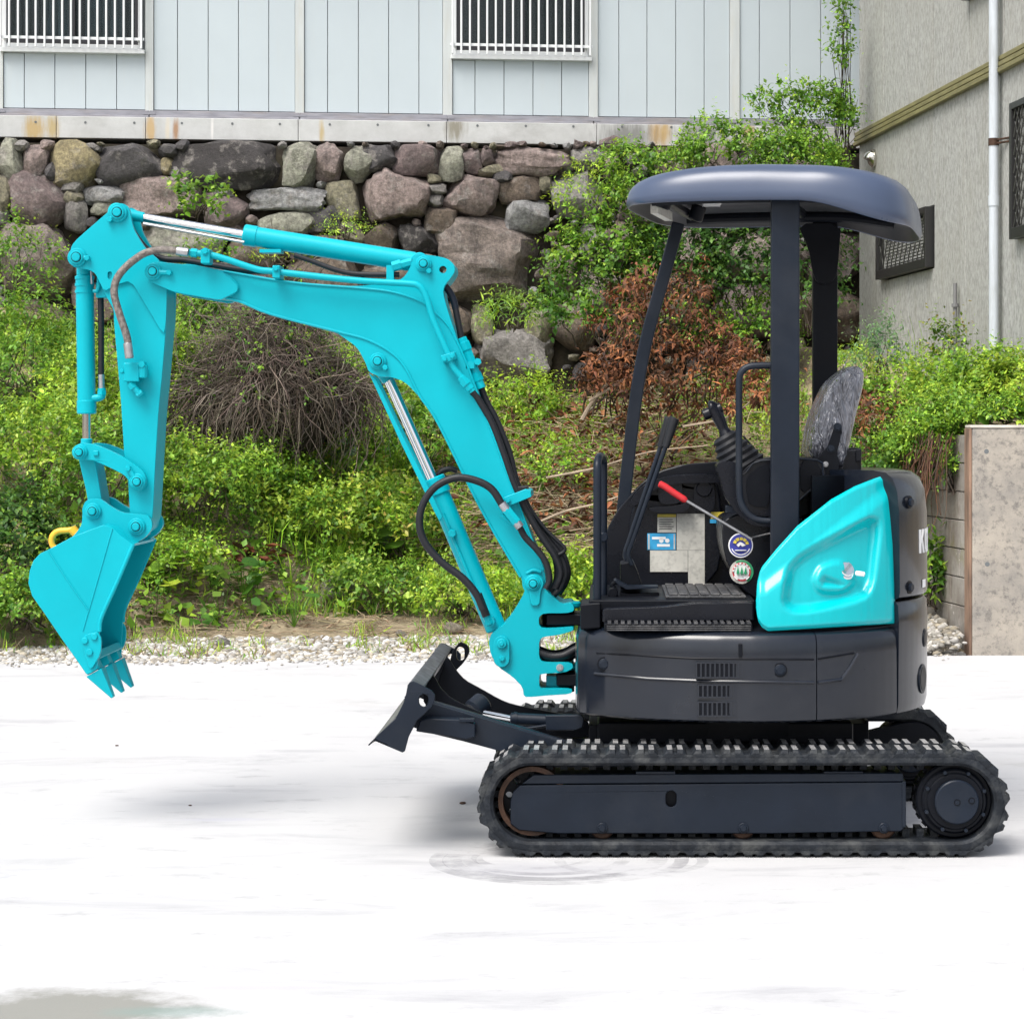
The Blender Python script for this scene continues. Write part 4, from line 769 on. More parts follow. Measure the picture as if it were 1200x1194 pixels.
l.new(c,b.inputs['Base Color']); b.inputs['Roughness'].default_value = .95; bumpn(n,l,noise(n,l,pos,25,8,.75),b,.9,.04); SOIL = m
tag(MB().box(-300,300,-200,500,-.6,-.12).build('ground', SOIL, None, smooth=0), kind='structure')
# ---- wall lines
WD0, WK = 21.3, .105; WX0 = (0-CX)*WD0/F                           # white building facade: Y = WD0 + WK (X - WX0)
SD0 = 21.0
def onplane(px, py, D0, K=WK, X0=None):
    X0 = WX0 if X0 is None else X0; s = (px-CX)/F; Y = (D0-K*X0)/(1-K*s); return Vector((s*Y, Y, EYE+(CY-py)*Y/F))
GX, GY, GK = 2.396, 21.3, -.1364                                   # grey wall line: X = GX + GK (Y - GY)
def ongrey(px, py):
    s = (px-CX)/F; Y = (GX-GK*GY)/(s-GK); return Vector((s*Y, Y, EYE+(CY-py)*Y/F))
BX0, BY0 = 2.436, 15.06                                            # block wall line
def bx(Y): return BX0 + GK*(Y-BY0)
# ---- terrain
htx = np.array([-14,-6.2,-5.6,-4.6,-3.6,-2.4,-1.4,-.6,.2,.9,1.6,2.4,3.2,14]); htz = np.array([2.6,2.6,2.62,2.55,2.5,2.25,1.9,1.75,1.8,2.0,2.15,2.3,2.3,2.3])
gwx = np.array([-14,-4.2,-3.6,-2.8,-2.2,-1.4,-.5,.3,1.2,2.2,14]); gwz = np.array([.55,.55,.8,1.6,2.1,2.1,1.5,.8,.9,1.3,1.3])
def snoise(x, y): return .5*np.sin(1.7*x+.6*np.sin(1.1*y))+.35*np.sin(2.9*y+1.3*np.sin(1.9*x)+1)+.25*np.sin(5.1*x+2.3*y)+.15*np.sin(9.7*x-7.1*y)
def HT(X, Y):
    X = np.asarray(X, float); Y = np.asarray(Y, float); e = Y-(E0[1]+ek*(X-E0[0])); g = np.interp(X, gwx, gwz); top = np.interp(X, htx, htz)
    L = np.maximum(20.9-(E0[1]+ek*(X-E0[0]))-g, 1.); t = np.clip((e-g)/L, 0, 1.3)
    zg = .09*g; z = np.clip(e/np.maximum(g,.1),0,1)*zg*np.minimum(1,e*2) + (top-zg)*np.minimum(t,1)**.85 + .10*snoise(X,Y)*np.clip(t*6,0,1) - .02
    z = np.where(e < .02, -.06, z)
    xr = BX0+GK*(Y-BY0); zr = 1.50+.13*np.clip(Y-15.2,0,6)+.05*snoise(X,Y); up = X > xr+.13
    return np.where(up & (Y > 15.1), zr, z)
xs = np.r_[np.linspace(-14,-6.4,16), np.linspace(-6.2,3.4,150), np.linspace(3.6,14,16)]; ys = np.linspace(14.3,22.6,130)
XX, YY = np.meshgrid(xs, ys); ZZ = HT(XX, YY); nx_, ny_ = len(xs), len(ys)
me = bpy.data.meshes.new('earth_bank'); idx = np.arange(nx_*ny_).reshape(ny_, nx_)
quads = np.stack([idx[:-1,:-1],idx[:-1,1:],idx[1:,1:],idx[1:,:-1]],-1).reshape(-1,4)
me.from_pydata(np.stack([XX,YY,ZZ],-1).reshape(-1,3).tolist(), [], quads.tolist()); me.shade_smooth(); me.materials.append(SOIL)
eb_ = bpy.data.objects.new('earth_bank', me); COL.objects.link(eb_); tag(eb_, kind='structure')
def ground_at(px, py):                                             # where the view line through a pixel meets the terrain
    Y = np.arange(14.4, 22.4, .02); X = (px-CX)*Y/F; Z = EYE+(CY-py)*Y/F; k = np.argmax(HT(X,Y) >= Z)
    return Vector((X[k], Y[k], float(HT(X[k],Y[k])))) if HT(X[k],Y[k]) >= Z[k] else None
# ---- stone retaining wall
m, n, l, b = node_mat('field_stone'); geo = n.new('ShaderNodeNewGeometry'); pos = geo.outputs['Position']; oi = n.new('ShaderNodeObjectInfo')
col = oi.outputs['Color']
c = mixc(n,l,ramp(n,l,noise(n,l,pos,5,9,.72),[(.36,.0),(.66,1.)]),col,mixc(n,l,.42,col,(.03,.026,.026)))
c = mixc(n,l,ramp(n,l,noise(n,l,pos,7,8,.7),[(.53,0.),(.66,.75)]),c,(.52,.48,.44))
c = mixc(n,l,ramp(n,l,noise(n,l,pos,2.2,8,.7,(3.2,3.2,.7)),[(.53,0.),(.70,.6)]),c,(.045,.04,.04))
c = mixc(n,l,ramp(n,l,noise(n,l,pos,3.1,8,.7),[(.62,0.),(.75,.6)]),c,(.09,.10,.03))
c = mixc(n,l,ramp(n,l,noise(n,l,pos,26,7,.75),[(.40,.55),(.62,0.)]),c,(.03,.028,.028))
l.new(c,b.inputs['Base Color']); b.inputs['Roughness'].default_value = .9
ad = n.new('ShaderNodeMath'); ad.operation = 'ADD'; l.new(noise(n,l,pos,9,10,.78),ad.inputs[0]); l.new(noise(n,l,pos,42,8,.8),ad.inputs[1]); bumpn(n,l,ad.outputs[0],b,1.0,.045); STONE = m
DIRT = mat('dark_wall_earth', (.032,.025,.018), .95, var=.6, scale=7, bump=.9, bscale=22, dirt=(.05,.05,.02), damt=.6)
swl = empty('stone_wall', onplane(400,420,SD0), 'old dry laid fieldstone retaining wall below the white building', 'stone wall')
wa, wb = onplane(-400,165,SD0+.16), onplane(1150,165,SD0+.16); tz = onplane(0,163.5,SD0).z-.01
bbk = MB(); nrm = Vector((-WK,1,0)).normalized()*.9
bbk.add([(wa.x,wa.y,.5),(wb.x,wb.y,.5),(wb.x+nrm.x,wb.y+nrm.y,.5),(wa.x+nrm.x,wa.y+nrm.y,.5),(wa.x,wa.y,tz),(wb.x,wb.y,tz),(wb.x+nrm.x,wb.y+nrm.y,tz),(wa.x+nrm.x,wa.y+nrm.y,tz)],[(0,3,2,1),(4,5,6,7),(0,1,5,4),(1,2,6,5),(2,3,7,6),(3,0,4,7)])
bbk.build('earth_core', DIRT, swl, smooth=0)
def ico(sub):
    bm = bmesh.new(); bmesh.ops.create_icosphere(bm, subdivisions=sub, radius=1); v = np.array([p.co[:] for p in bm.verts]); f = [[q.index for q in t.verts] for t in bm.faces]; bm.free(); return v, f
ICO = {k: ico(k) for k in (1,2,3,4)}
def stone(x0, y0, x1, y1, col, proud=0, parent=swl, name='stone', rng=NR, D0=SD0):
    cpx, cpy = (x0+x1)/2, (y0+y1)/2; c = onplane(cpx, cpy, D0); k = c.y/F; w_, h_ = (x1-x0)*k/2, (y1-y0)*k/2; dp = min(.30, max(.09, min(w_,h_)*.95))
    v, f = ICO[4 if max(w_,h_) > .3 else (3 if max(w_,h_) > .14 else 2)]; v = v.copy(); pn_ = rng.uniform(3.6,6.5)
    v /= (np.abs(v)**pn_).sum(1, keepdims=True)**(1/pn_)
    for _ in range(rng.integers(9,15)):                            # chisel a few facets
        d = rng.normal(size=3); d[1] = -abs(d[1])*.8; d /= np.linalg.norm(d); h = (np.abs(v@d)).max()*rng.uniform(.60,.90); s = v@d; o = np.maximum(s-h,0); v -= np.outer(o*.93, d)
    nz_ = sum(np.sin(v@rng.normal(size=3)*fq+rng.uniform(0,6))*a for fq, a in ((2.2,.06),(3.7,.05),(6.5,.03),(11,.018),(19,.010))); v *= (1+nz_)[:,None]
    v[:,0] *= w_*1.17/np.abs(v[:,0]).max(); v[:,2] *= h_*1.17/np.abs(v[:,2]).max(); v[:,1] *= dp
    a = rng.uniform(-.06,.06); ca_, sa_ = math.cos(a), math.sin(a); v[:,[0,2]] = v[:,[0,2]]@np.array([[ca_,sa_],[-sa_,ca_]])
    me = bpy.data.meshes.new(name); me.from_pydata(v.tolist(), [], f); me.shade_smooth(); me.set_sharp_from_angle(angle=math.radians(27)); me.materials.append(STONE)
    o = bpy.data.objects.new(name, me); COL.objects.link(o); o.color = (*col,1); place(o, c+Vector((0,dp*.35-proud,0)), parent); return o
T = dict(**{k_: tuple(min(.6,c_*2.15*(1.04,1.0,.96)[i_]+.035) for i_, c_ in enumerate(v_)) for k_, v_ in dict(tan=(.34,.28,.215), pink=(.25,.20,.19), org=(.33,.22,.12), dk=(.05,.048,.052), blk=(.026,.023,.024), gry=(.21,.205,.20), lt=(.40,.37,.33), olv=(.20,.19,.13), pur=(.15,.115,.115), brn=(.13,.10,.075), big=(.185,.155,.14)).items()})
ST = [(0,164,24,213,'tan'),(26,171,54,205,'pink'),(54,167,113,217,'org'),(113,170,186,216,'dk'),(208,167,330,224,'blk'),(185,184,203,204,'org'),(332,168,368,221,'tan'),(370,169,402,214,'pink'),(-14,208,16,245,'olv'),(14,205,75,272,'pur'),(72,212,96,225,'gry'),(98,218,142,240,'lt'),(144,205,240,253,'pink'),(104,236,132,252,'tan'),(73,237,100,273,'gry'),(241,228,289,266,'pur'),(286,220,378,246,'lt'),(301,249,365,276,'tan'),(358,240,398,272,'dk'),(-6,268,88,350,'big'),(172,261,262,312,'tan'),(186,169,208,183,'dk'),(97,167,112,181,'gry'),(52,191,67,211,'dk'),(198,194,214,208,'gry'),(251,222,273,232,'gry'),(17,164,32,178,'gry'),(345,235,358,249,'gry'),(261,278,335,318,'brn'),
 (399,173,435,212,'tan'),(425,171,463,200,'dk'),(463,172,515,206,'pur'),(513,173,542,211,'tan'),(542,173,564,203,'pur'),(563,175,578,195,'pur'),(577,172,663,205,'pink'),(669,172,708,200,'gry'),(382,213,422,256,'olv'),(423,199,498,258,'pink'),(500,203,516,215,'olv'),(500,214,522,227,'gry'),(500,228,520,243,'gry'),(523,205,588,252,'pink'),(561,193,588,208,'olv'),(578,200,603,214,'dk'),(586,208,632,237,'brn'),(587,230,640,270,'lt'),(646,200,708,253,'gry'),(513,253,628,352,'big'),(500,242,535,275,'brn'),(632,204,646,226,'olv'),(380,242,399,268,'dk'),(398,258,426,286,'olv'),(553,357,577,403,'olv'),(557,385,643,447,'gry'),(614,358,646,408,'olv'),(584,435,630,470,'brn'),(640,296,678,342,'brn'),(656,190,671,200,'gry'),(707,175,724,208,'pink'),(732,180,748,194,'gry'),(742,192,762,207,'gry'),
 (426,262,470,300,'brn'),(468,264,512,300,'blk'),(430,302,512,345,'brn'),(338,276,398,300,'brn'),(340,302,424,352,'brn'),(262,322,338,372,'pur'),(90,276,170,330,'pink'),(90,332,150,380,'brn'),(150,316,260,380,'big'),(-60,170,-14,215,'pink'),(-80,220,-16,270,'tan'),(-90,275,-8,340,'gry'),(0,352,80,400,'brn'),(82,384,160,430,'big'),(164,384,262,430,'pur'),(266,376,340,420,'brn'),(345,356,430,410,'big'),(432,350,510,400,'brn'),(435,404,550,460,'big'),(512,356,552,402,'brn'),
 (724,212,790,262,'pur'),(712,258,770,310,'brn'),(680,262,712,300,'gry'),(774,264,850,318,'pink'),(792,212,850,260,'gry'),(764,172,812,208,'brn'),(814,170,870,206,'pink'),(852,210,930,262,'pur'),(872,172,930,206,'gry'),(934,172,1000,216,'pink'),(932,220,1010,270,'brn'),(854,266,940,330,'big'),(944,274,1015,330,'pur'),(680,312,740,370,'big'),(744,316,830,380,'brn'),(834,334,920,392,'pur'),(924,336,1010,396,'brn'),(650,345,700,410,'brn')]
for s in ST: stone(*s[:4], T[s[4]])
cells = [s[:4] for s in ST]; cnt = 0; tries = 0
while cnt < 205 and tries < 20000:
    tries += 1; x, y = R.uniform(-30,1005), (R.uniform(170,440) if cnt > 40 else R.uniform(168.5,174)); s = R.choice((4,5,6,7,9,12)); hh = s*R.uniform(.55,1.0)
    ok = True
    for (a,b_,c_,d_) in cells:
        ddx = max(a-x, x-c_, 0); ddy = max(b_-y, y-d_, 0)
        ex, ey = (c_-a)/2, (d_-b_)/2; q = abs((x-(a+c_)/2)/(ex+s*.55))**3.2+abs((y-(b_+d_)/2)/(ey+hh*.55))**3.2
        if q < 1: ok = False; break
    if ok: cells.append((x-s,y-hh,x+s,y+hh)); stone(x-s,y-hh,x+s,y+hh,T[R.choice(('gry','pink','brn','dk','pur','olv','lt'))]); cnt += 1
# ---- white building on its concrete footing
WB = empty('white_building', onplane(500,140,WD0), 'white panelled prefabricated building with barred windows above the stone wall', 'building')
u_ = Vector((1,WK,0)).normalized(); v_ = Vector((-WK,1,0)).normalized(); W0 = onplane(0,140,WD0)
def wu(px): q = onplane(px,140,WD0)-W0; return q.dot(u_)
def wz(py, px=400): return onplane(px,py,WD0).z
def wbox(mb, u0, u1, v0, v1, z0, z1):
    pts = [W0+u_*u+v_*v for u, v in ((u0,v0),(u1,v0),(u1,v1),(u0,v1))]
    return mb.add([(p.x,p.y,z) for z in (z0,z1) for p in pts], [(0,3,2,1),(4,5,6,7),(0,1,5,4),(1,2,6,5),(2,3,7,6),(3,0,4,7)])
m, n, l, b = node_mat('white_steel_panel'); pos = n.new('ShaderNodeNewGeometry').outputs['Position']
c = mixc(n,l,ramp(n,l,noise(n,l,pos,.8,7,.6),[(.3,0.),(.7,1.)]),(.455,.515,.545),(.42,.475,.505)); c = mixc(n,l,ramp(n,l,noise(n,l,pos,2.2,8,.7,(6,6,.5)),[(.55,0.),(.75,.28)]),c,(.45,.48,.47))
l.new(c,b.inputs['Base Color']); b.inputs['Roughness'].default_value = .5; bumpn(n,l,noise(n,l,pos,2.5,3),b,.05,.02); WPAN = m
WPOST = mat('white_steel_post', (.47,.50,.50), .5, var=.06, scale=4, dirt=(.45,.42,.34), dscale=5, damt=.45, stretch=(5,5,.6))
RAIL = mat('grey_base_rail', (.26,.26,.29), .5, .3, var=.2, scale=6, stretch=(1,1,6), dirt=(.30,.22,.14), damt=.4)
ALU = mat('white_aluminium', (.66,.68,.69), .35, var=.03); JOINT = mat('dark_joint', (.12,.13,.135), .8)
ZT = 6.6; zr0, zr1 = wz(142,400), wz(133.5,400)
wbox(MB(), wu(-260), wu(1040), .06, .10, zr0, ZT).build('wall_backing', JOINT, WB, smooth=0) if False else None
core = MB(); wbox(core, wu(-260), wu(3), .035, .12, zr1, ZT); wbox(core, wu(167), wu(529), .035, .12, zr1, ZT); wbox(core, wu(690), wu(1040), .035, .12, zr1, ZT)
wbox(core, wu(3), wu(167), .035, .12, zr1, wz(60)); wbox(core, wu(529), wu(690), .035, .12, zr1, wz(67,600)); wbox(core, wu(3), wu(167), .035, .12, wz(-105), ZT); wbox(core, wu(529), wu(690), .035, .12, wz(-98,600), ZT)
core.build('wall_frame', mat('seam_grey',(.20,.215,.225),.8), WB, smooth=0)
shell = MB(); wbox(shell, wu(-260), wu(1040), 5.9, 6.0, zr0, ZT); wbox(shell, wu(-260), wu(-255), .12, 5.9, zr0, ZT); wbox(shell, wu(1035), wu(1040), .12, 5.9, zr0, ZT); wbox(shell, wu(-280), wu(1060), -.3, 6.3, ZT, ZT+.15); wbox(shell, wu(-255), wu(1035), .12, 5.9, zr0-.05, zr0+.02)
shell.build('rear_walls_and_roof', WPOST, WB, smooth=0)
posts = [(-177,-167),(-4,4),(170.5,180),(346,356.5),(519,530),(690,700.5),(855,866.5),(1026,1037)]
for a_, b_ in posts: wbox(MB(), wu(a_), wu(b_), -.022, .034, zr1-.012, ZT).build('wall_post', WPOST, WB, bevel=.004)
seams = [-167,-135,-100,-66,-33,-4], [4,28.5,64.3,100.5,136.7,170.5], [180,208,244,279.5,315,346], [356.5,384,420,455.5,491,519], [530,556.7,590.7,624.7,658.3,690], [700.5,725.3,758.3,792,825.3,855], [866.5,890,926,962,997,1026]
for bay in seams:
    for a_, b_ in zip(bay[:-1], bay[1:]):
        mid = (a_+b_)/2; top = ZT
        if 4 <= mid <= 167: top = wz(62.5, mid)
        if 530 <= mid <= 690: top = wz(71, mid)
        wbox(MB(), wu(a_)+.0028, wu(b_)-.0028, R.uniform(-.0015,.0015), .034, zr1+.01, top).build('wall_panel', WPAN, WB, bevel=.004)
        if top < ZT: wbox(MB(), wu(a_)+.005, wu(b_)-.005, 0, .034, wz(-104), ZT).build('wall_panel', WPAN, WB, bevel=.004)
for a_, b_ in zip([-260]+[(p[0]+p[1])/2 for p in posts], [(p[0]+p[1])/2 for p in posts]+[1040]):
    r_ = wbox(wbox(MB(), wu(a_)+.004, wu(b_)-.004, -.03, .034, zr0+.02, zr1), wu(a_)+.004, wu(b_)-.004, -.05, .034, zr0-.006, zr0+.019).build('base_rail', RAIL, WB, bevel=.003)
for a_, b_ in posts: wbox(MB(), wu(a_)-.02, wu(b_)+.02, -.036, -.031, zr0+.03, zr0+.055).build('rail_splice', RAIL, WB)
# windows
m, n, l, b = node_mat('window_glass'); b.inputs['Base Color'].default_value = (.42,.50,.52,1); b.inputs['Roughness'].default_value = .02; b.inputs['Transmission Weight'].default_value = .95; b.inputs['IOR'].default_value = 1.25; GLS = m
ROOM = mat('dark_room', (.012,.018,.024), .9, var=.3, scale=2); CURT = mat('teal_curtain', (.05,.10,.125), .8, var=.35, scale=3, stretch=(9,9,.6)); BLIND = mat('pale_green_blind', (.42,.50,.42), .6); SASH = mat('dark_sash', (.03,.03,.035), .4)
def win(pa, pb, ptop, pbot, pmid, blind):
    L_, R_ = wu(pa), wu(pb); zb, zt = wz(pbot,(pa+pb)/2), wz(ptop,(pa+pb)/2); M_ = wu(pmid)
    f = MB(); wbox(f, L_, L_+.035, -.035, .10, zb, zt); wbox(f, R_-.035, R_, -.035, .10, zb, zt); wbox(f, L_+.035, R_-.035, -.035, .10, zb, zb+.045); wbox(f, L_+.035, R_-.035, -.035, .10, zt-.045, zt)
    w_ = f.build('window', ALU, WB, bevel=.004)
    wbox(MB(), L_-.02, R_+.03, -.07, .02, zb-.042, zb-.004).build('window_sill', ALU, w_, bevel=.004)
    s = MB()
    for a_, b_, v0 in ((L_+.036,M_+.03,.0),(M_-.03,R_-.036,.03)):
        for q in ((a_,a_+.035,zb+.046,zt-.046),(b_-.035,b_,zb+.046,zt-.046),(a_+.036,b_-.036,zb+.046,zb+.10),(a_+.036,b_-.036,zt-.09,zt-.046)): wbox(s, q[0], q[1], v0, v0+.026, q[2], q[3])
        wbox(MB(), a_+.036, b_-.036, v0+.010, v0+.015, zb+.101, zt-.091).build('window_pane', GLS, w_, smooth=0)
    s.build('sash', SASH, w_)
    rm = MB(); wbox(rm, L_-.3, R_+.3, 1.1, 1.12, zb-.2, zt+.1); wbox(rm, L_-.32, L_-.3, .13, 1.1, zb-.2, zt+.1); wbox(rm, R_+.3, R_+.32, .13, 1.1, zb-.2, zt+.1); wbox(rm, L_-.3, R_+.3, .13, 1.1, zb-.22, zb-.2); wbox(rm, L_-.3, R_+.3, .13, 1.1, zt+.1, zt+.12); rm.build('room', ROOM, w_, smooth=0)
    if blind:
        nb = 0; z = zt-.05
        while z > zb+.80: wbox(MB(), L_+.06, M_-.02, .09, .115, z-.026, z-.005).build('blind_slat', BLIND, w_); z -= .030
        wbox(MB(), M_+.06, R_-.05, .12, .14, zb+.78, zt-.05).build('curtain', BLIND, w_)
    else:
        for a_, b_, m_ in ((L_+.10,L_+.36,ROOM),(L_+.37,L_+.62,CURT),(M_+.10,R_-.2,CURT)):
            cv = MB(); k = 14
            pts = [(a_+(b_-a_)*i/k, .22+.018*math.sin(i*2.2)) for i in range(k+1)]; vs_ = []
            for uu, vv in pts: p = W0+u_*uu+v_*vv; vs_ += [(p.x,p.y,zb+.05),(p.x,p.y,zt)]
            cv.add(vs_, [(2*i,2*i+2,2*i+3,2*i+1) for i in range(k)]).build('curtain', m_, w_)
    nb = 17; gr = MB(); wbox(gr, L_-.03, R_+.03, -.115, -.095, zb+.075, zb+.10); wbox(gr, L_-.03, R_+.03, -.115, -.095, zt-.12, zt-.10)
    for uu in (L_+.01, R_-.04): wbox(gr, uu, uu+.02, -.0945, -.036, zb+.077, zb+.098)
    g_ = gr.build('window_grille', ALU, w_)
    for i in range(nb):
        uu = L_-.005+(R_-L_+.01)*i/(nb-1); wbox(MB(), uu-.0095, uu+.0095, -.136, -.1155, zb-.005, zt+.03).build('grille_bar', ALU, g_, bevel=.004)
win(3.5, 166.5, -104, 58, 84, False); win(530.5, 689.5, -96, 66.5, 611, True)
# footing
m, n, l, b = node_mat('stained_footing_concrete'); pos = n.new('ShaderNodeNewGeometry').outputs['Position']
c = mixc(n,l,ramp(n,l,noise(n,l,pos,2.5,9,.7),[(.35,0.),(.7,1.)]),(.50,.51,.505),(.38,.385,.375)); c = mixc(n,l,ramp(n,l,noise(n,l,pos,.55,8,.65,(1,1,1.6)),[(.52,0.),(.68,.75)]),c,(.20,.195,.18))
wv = n.new('ShaderNodeMath'); wv.operation = 'MULTIPLY_ADD'; l.new(noise(n,l,pos,1.0,6,.7,(26,26,3.5)),wv.inputs[0]); wv.inputs[1].default_value = 2.2; wv.inputs[2].default_value = -1.0
sep = n.new('ShaderNodeSeparateXYZ'); l.new(pos, sep.inputs[0]); cmb = n.new('ShaderNodeCombineXYZ'); l.new(sep.outputs[0],cmb.inputs[0]); l.new(sep.outputs[2],cmb.inputs[1])
for px, py, sx, col in ((42,153,.10,(.40,.27,.08)),(64,152,.05,(.38,.28,.10)),(178,153,.05,(.45,.30,.12)),(208,155,.028,(.30,.14,.04)),(198,153,.022,(.55,.50,.40)),(378,157,.025,(.42,.32,.14)),(533,150,.09,(.18,.16,.11)),(768,158,.06,(.40,.24,.06)),(779,156,.05,(.42,.27,.08)),(876,160,.07,(.36,.22,.06)),(735,160,.24,(.15,.15,.14)),(820,160,.22,(.16,.16,.15)),(250,152,.012,(.65,.64,.62))):
    q = onplane(px,py,WD0-.06); s = spot(n,l,cmb.outputs[0],q.x,q.z,sx,.13,.5,wv.outputs[0]); k = n.new('ShaderNodeMath'); k.operation = 'MULTIPLY'; l.new(s,k.inputs[0]); k.inputs[1].default_value = .8; c = mixc(n,l,k.outputs[0],c,col)
l.new(c,b.inputs['Base Color']); b.inputs['Roughness'].default_value = .85; bumpn(n,l,noise(n,l,pos,60,6,.7),b,.25,.005); FOOT = m
zf0 = wz(168,400); jl = [-260,68,172,350,523,698,861,1040]
ft = empty('concrete_footing', onplane(450,160,WD0), 'stained concrete footing strip between the stone wall and the white building', 'footing')
for a_, b_ in zip(jl[:-1], jl[1:]): wbox(MB(), wu(a_)+.002, wu(b_)-.002, -.12, .6, zf0, zr0-.008).build('footing_section', FOOT, ft, bevel=.006)
for px in range(-70,1000,57):
    q = onplane(px+R.uniform(-2,2),145+px*.008,WD0); q -= v_*.122; MB().cyl(q+v_*.02, q-v_*.001, .012, seg=10).build('tie_hole', JOINT, ft)
tag(MB().add([(wa.x-6,wa.y+.65,tz-.02),(wb.x+8,wb.y+1.4,tz-.02),(wb.x+8,wb.y+60,tz-.02),(wa.x-6,wa.y+60,tz-.02)],[(0,1,2,3)]).build('upper_ground', SOIL, None, smooth=0), kind='structure')
# ---- grey building on the right
m, n, l, b = node_mat('pebbled_grey_siding'); pos = n.new('ShaderNodeNewGeometry').outputs['Position']
c = mixc(n,l,ramp(n,l,noise(n,l,pos,34,8,.7,(1,1,.5)),[(.38,0.),(.62,1.)]),(.235,.238,.222),(.40,.405,.385)); c = mixc(n,l,ramp(n,l,noise(n,l,pos,1.3,8,.7,(4,4,.6)),[(.50,0.),(.72,.5)]),c,(.25,.24,.20)); c = mixc(n,l,ramp(n,l,noise(n,l,pos,.6,6,.6),[(.45,0.),(.7,.35)]),c,(.33,.325,.28))
l.new(c,b.inputs['Base Color']); b.inputs['Roughness'].default_value = .85; bumpn(n,l,noise(n,l,pos,85,5,.7,(1,1,.6)),b,.32,.010); SID = m
OLV = mat('olive_trim_board', (.17,.155,.065), .6, var=.25, scale=5, stretch=(1,1,9), bump=.1, bscale=40)
GB = empty('grey_building', (3.0, 18, 1.9), 'grey pebble clad house with olive trim board and downpipe on the right', 'building')
g0 = Vector((GX, GY, 0)); gd = Vector((-GK,-1,0)).normalized(); gn = Vector((-1,GK,0)).normalized()   # gd runs towards the camera, gn out of the wall
if gn.x > 0: gn = -gn
def gu(px): q = ongrey(px,300); return (Vector((q.x,q.y,0))-g0).dot(gd)
def gz(px, py): return ongrey(px,py).z
def gbox(mb, u0, u1, v0, v1, z0, z1):
    pts = [g0+gd*u+gn*v for u, v in ((u0,v0),(u1,v0),(u1,v1),(u0,v1))]
    return mb.add([(p.x,p.y,z) for z in (z0,z1) for p in pts], [(0,3,2,1),(4,5,6,7),(0,1,5,4),(1,2,6,5),(2,3,7,6),(3,0,4,7)])
GE = 6.4
zg0, zt0, zt1 = 1.86, gz(1005,173), gz(1005,156)
gbox(MB(), .02, GE-.002, -.2, -.031, zg0-.25, 6.8).build('wall_core', JOINT, GB, smooth=0); gbox(MB(), .02, GE, -5.2, -5.0, zg0-.25, 6.8).build('rear_wall', SID, GB, smooth=0); gbox(MB(), GE+.001, GE+.12, -5.2, 0, zg0-.25, 6.8).build('end_wall', SID, GB, smooth=0)
gbox(gbox(MB(), -.0, .019, -5.2, -.031, zg0-.25, 6.8), -.3, GE+.2, -5.4, .35, 6.8, 6.95).build('gable_and_roof', SID, GB, smooth=0)
u_win0, u_win1 = gu(1034.5), gu(1093.7); zwb, zwt = gz(1094.4,313), gz(1093.7,242)
ul = [0]+[gu(x) for x in (1037,1065,1095,1132)]; st_ = ul[-1]-ul[-2]
while ul[-1] < GE-.3: ul.append(ul[-1]+st_)
ul[-1] = GE
up = [0]+[gu(x) for x in (1036,1063.6,1093.7,1136)]
while up[-1] < GE-.3: up.append(up[-1]+st_)
up[-1] = GE
for a_, b_ in zip(up[:-1], up[1:]): gbox(MB(), a_+.009, b_-.009, -.03, R.uniform(0,.002), zt1-.01, 6.8).build('siding_panel', SID, GB, bevel=.004)
for a_, b_ in zip(ul[:-1], ul[1:]):
    if u_win0-.05 < (a_+b_)/2 < u_win1: gbox(MB(), a_+.009, b_-.009, -.03, R.uniform(0,.002), zg0, zwb-.01).build('siding_panel', SID, GB, bevel=.004); gbox(MB(), a_+.009, b_-.009, -.03, 0, zwt+.01, zt0+.01).build('siding_panel', SID, GB, bevel=.004)
    else: gbox(MB(), a_+.009, b_-.009, -.03, R.uniform(0,.002), zg0, zt0+.01).build('siding_panel', SID, GB, bevel=.004)
for i in range(3): h = (zt1-zt0)/3; gbox(MB(), -.05, GE, .003, .05-.008*i, zt0+i*h+.004, zt0+(i+1)*h-.004).build('trim_board', OLV, GB, bevel=.006)
gbox(MB(), -.0, GE, -.15, .012, zg0-.5, zg0-.002).build('foundation', FOOT, GB, bevel=.005)
BRZ = mat('bronze_frame', (.018,.018,.018), .4); LAT = mat('lattice_metal', (.10,.10,.095), .4, .6); BLW = mat('white_blind', (.42,.42,.40), .6)
def gwin(ua, ub, za, zb, nd=11):
    f = MB(); gbox(f, ua, ua+.05, -.02, .07, za, zb); gbox(f, ub-.05, ub, -.02, .07, za, zb); gbox(f, ua+.05, ub-.05, -.02, .07, za, za+.08); gbox(f, ua+.05, ub-.05, -.02, .07, zb-.05, zb)
    w_ = f.build('window', BRZ, GB, bevel=.004); gbox(MB(), ua+.05, ub-.05, -.028, -.012, za+.08, zb-.05).build('window_pane', BRZ, w_)
    nsl = int((zb-za-.13)/.028)
    for i in range(nsl): gbox(MB(), ua+.06, ub-.06, -.0115, -.004, za+.09+i*.028, za+.105+i*.028).build('blind_slat', BLW, w_)
    lt = MB(); w2, h2 = ub-ua-.1, zb-za-.13; stp = w2/nd
    for sg in (1,-1):
        for i in range(-int(h2/stp)-2, nd+int(h2/stp)+2):
            p0_ = (i*stp, 0); t0, t1 = 0.0, h2
            def X_(z): return i*stp+sg*z*.62
            zs = [z for z in np.linspace(0,h2,40) if 0 <= X_(z) <= w2]
            if len(zs) < 2: continue
            a_ = g0+gd*(ua+.05+X_(zs[0]))+gn*(.045+.006*sg); b_ = g0+gd*(ua+.05+X_(zs[-1]))+gn*(.045+.006*sg)
            lt.cyl((a_.x,a_.y,za+.08+zs[0]), (b_.x,b_.y,za+.08+zs[-1]), .0055, seg=5)
    lt.build('window_lattice', LAT, w_)
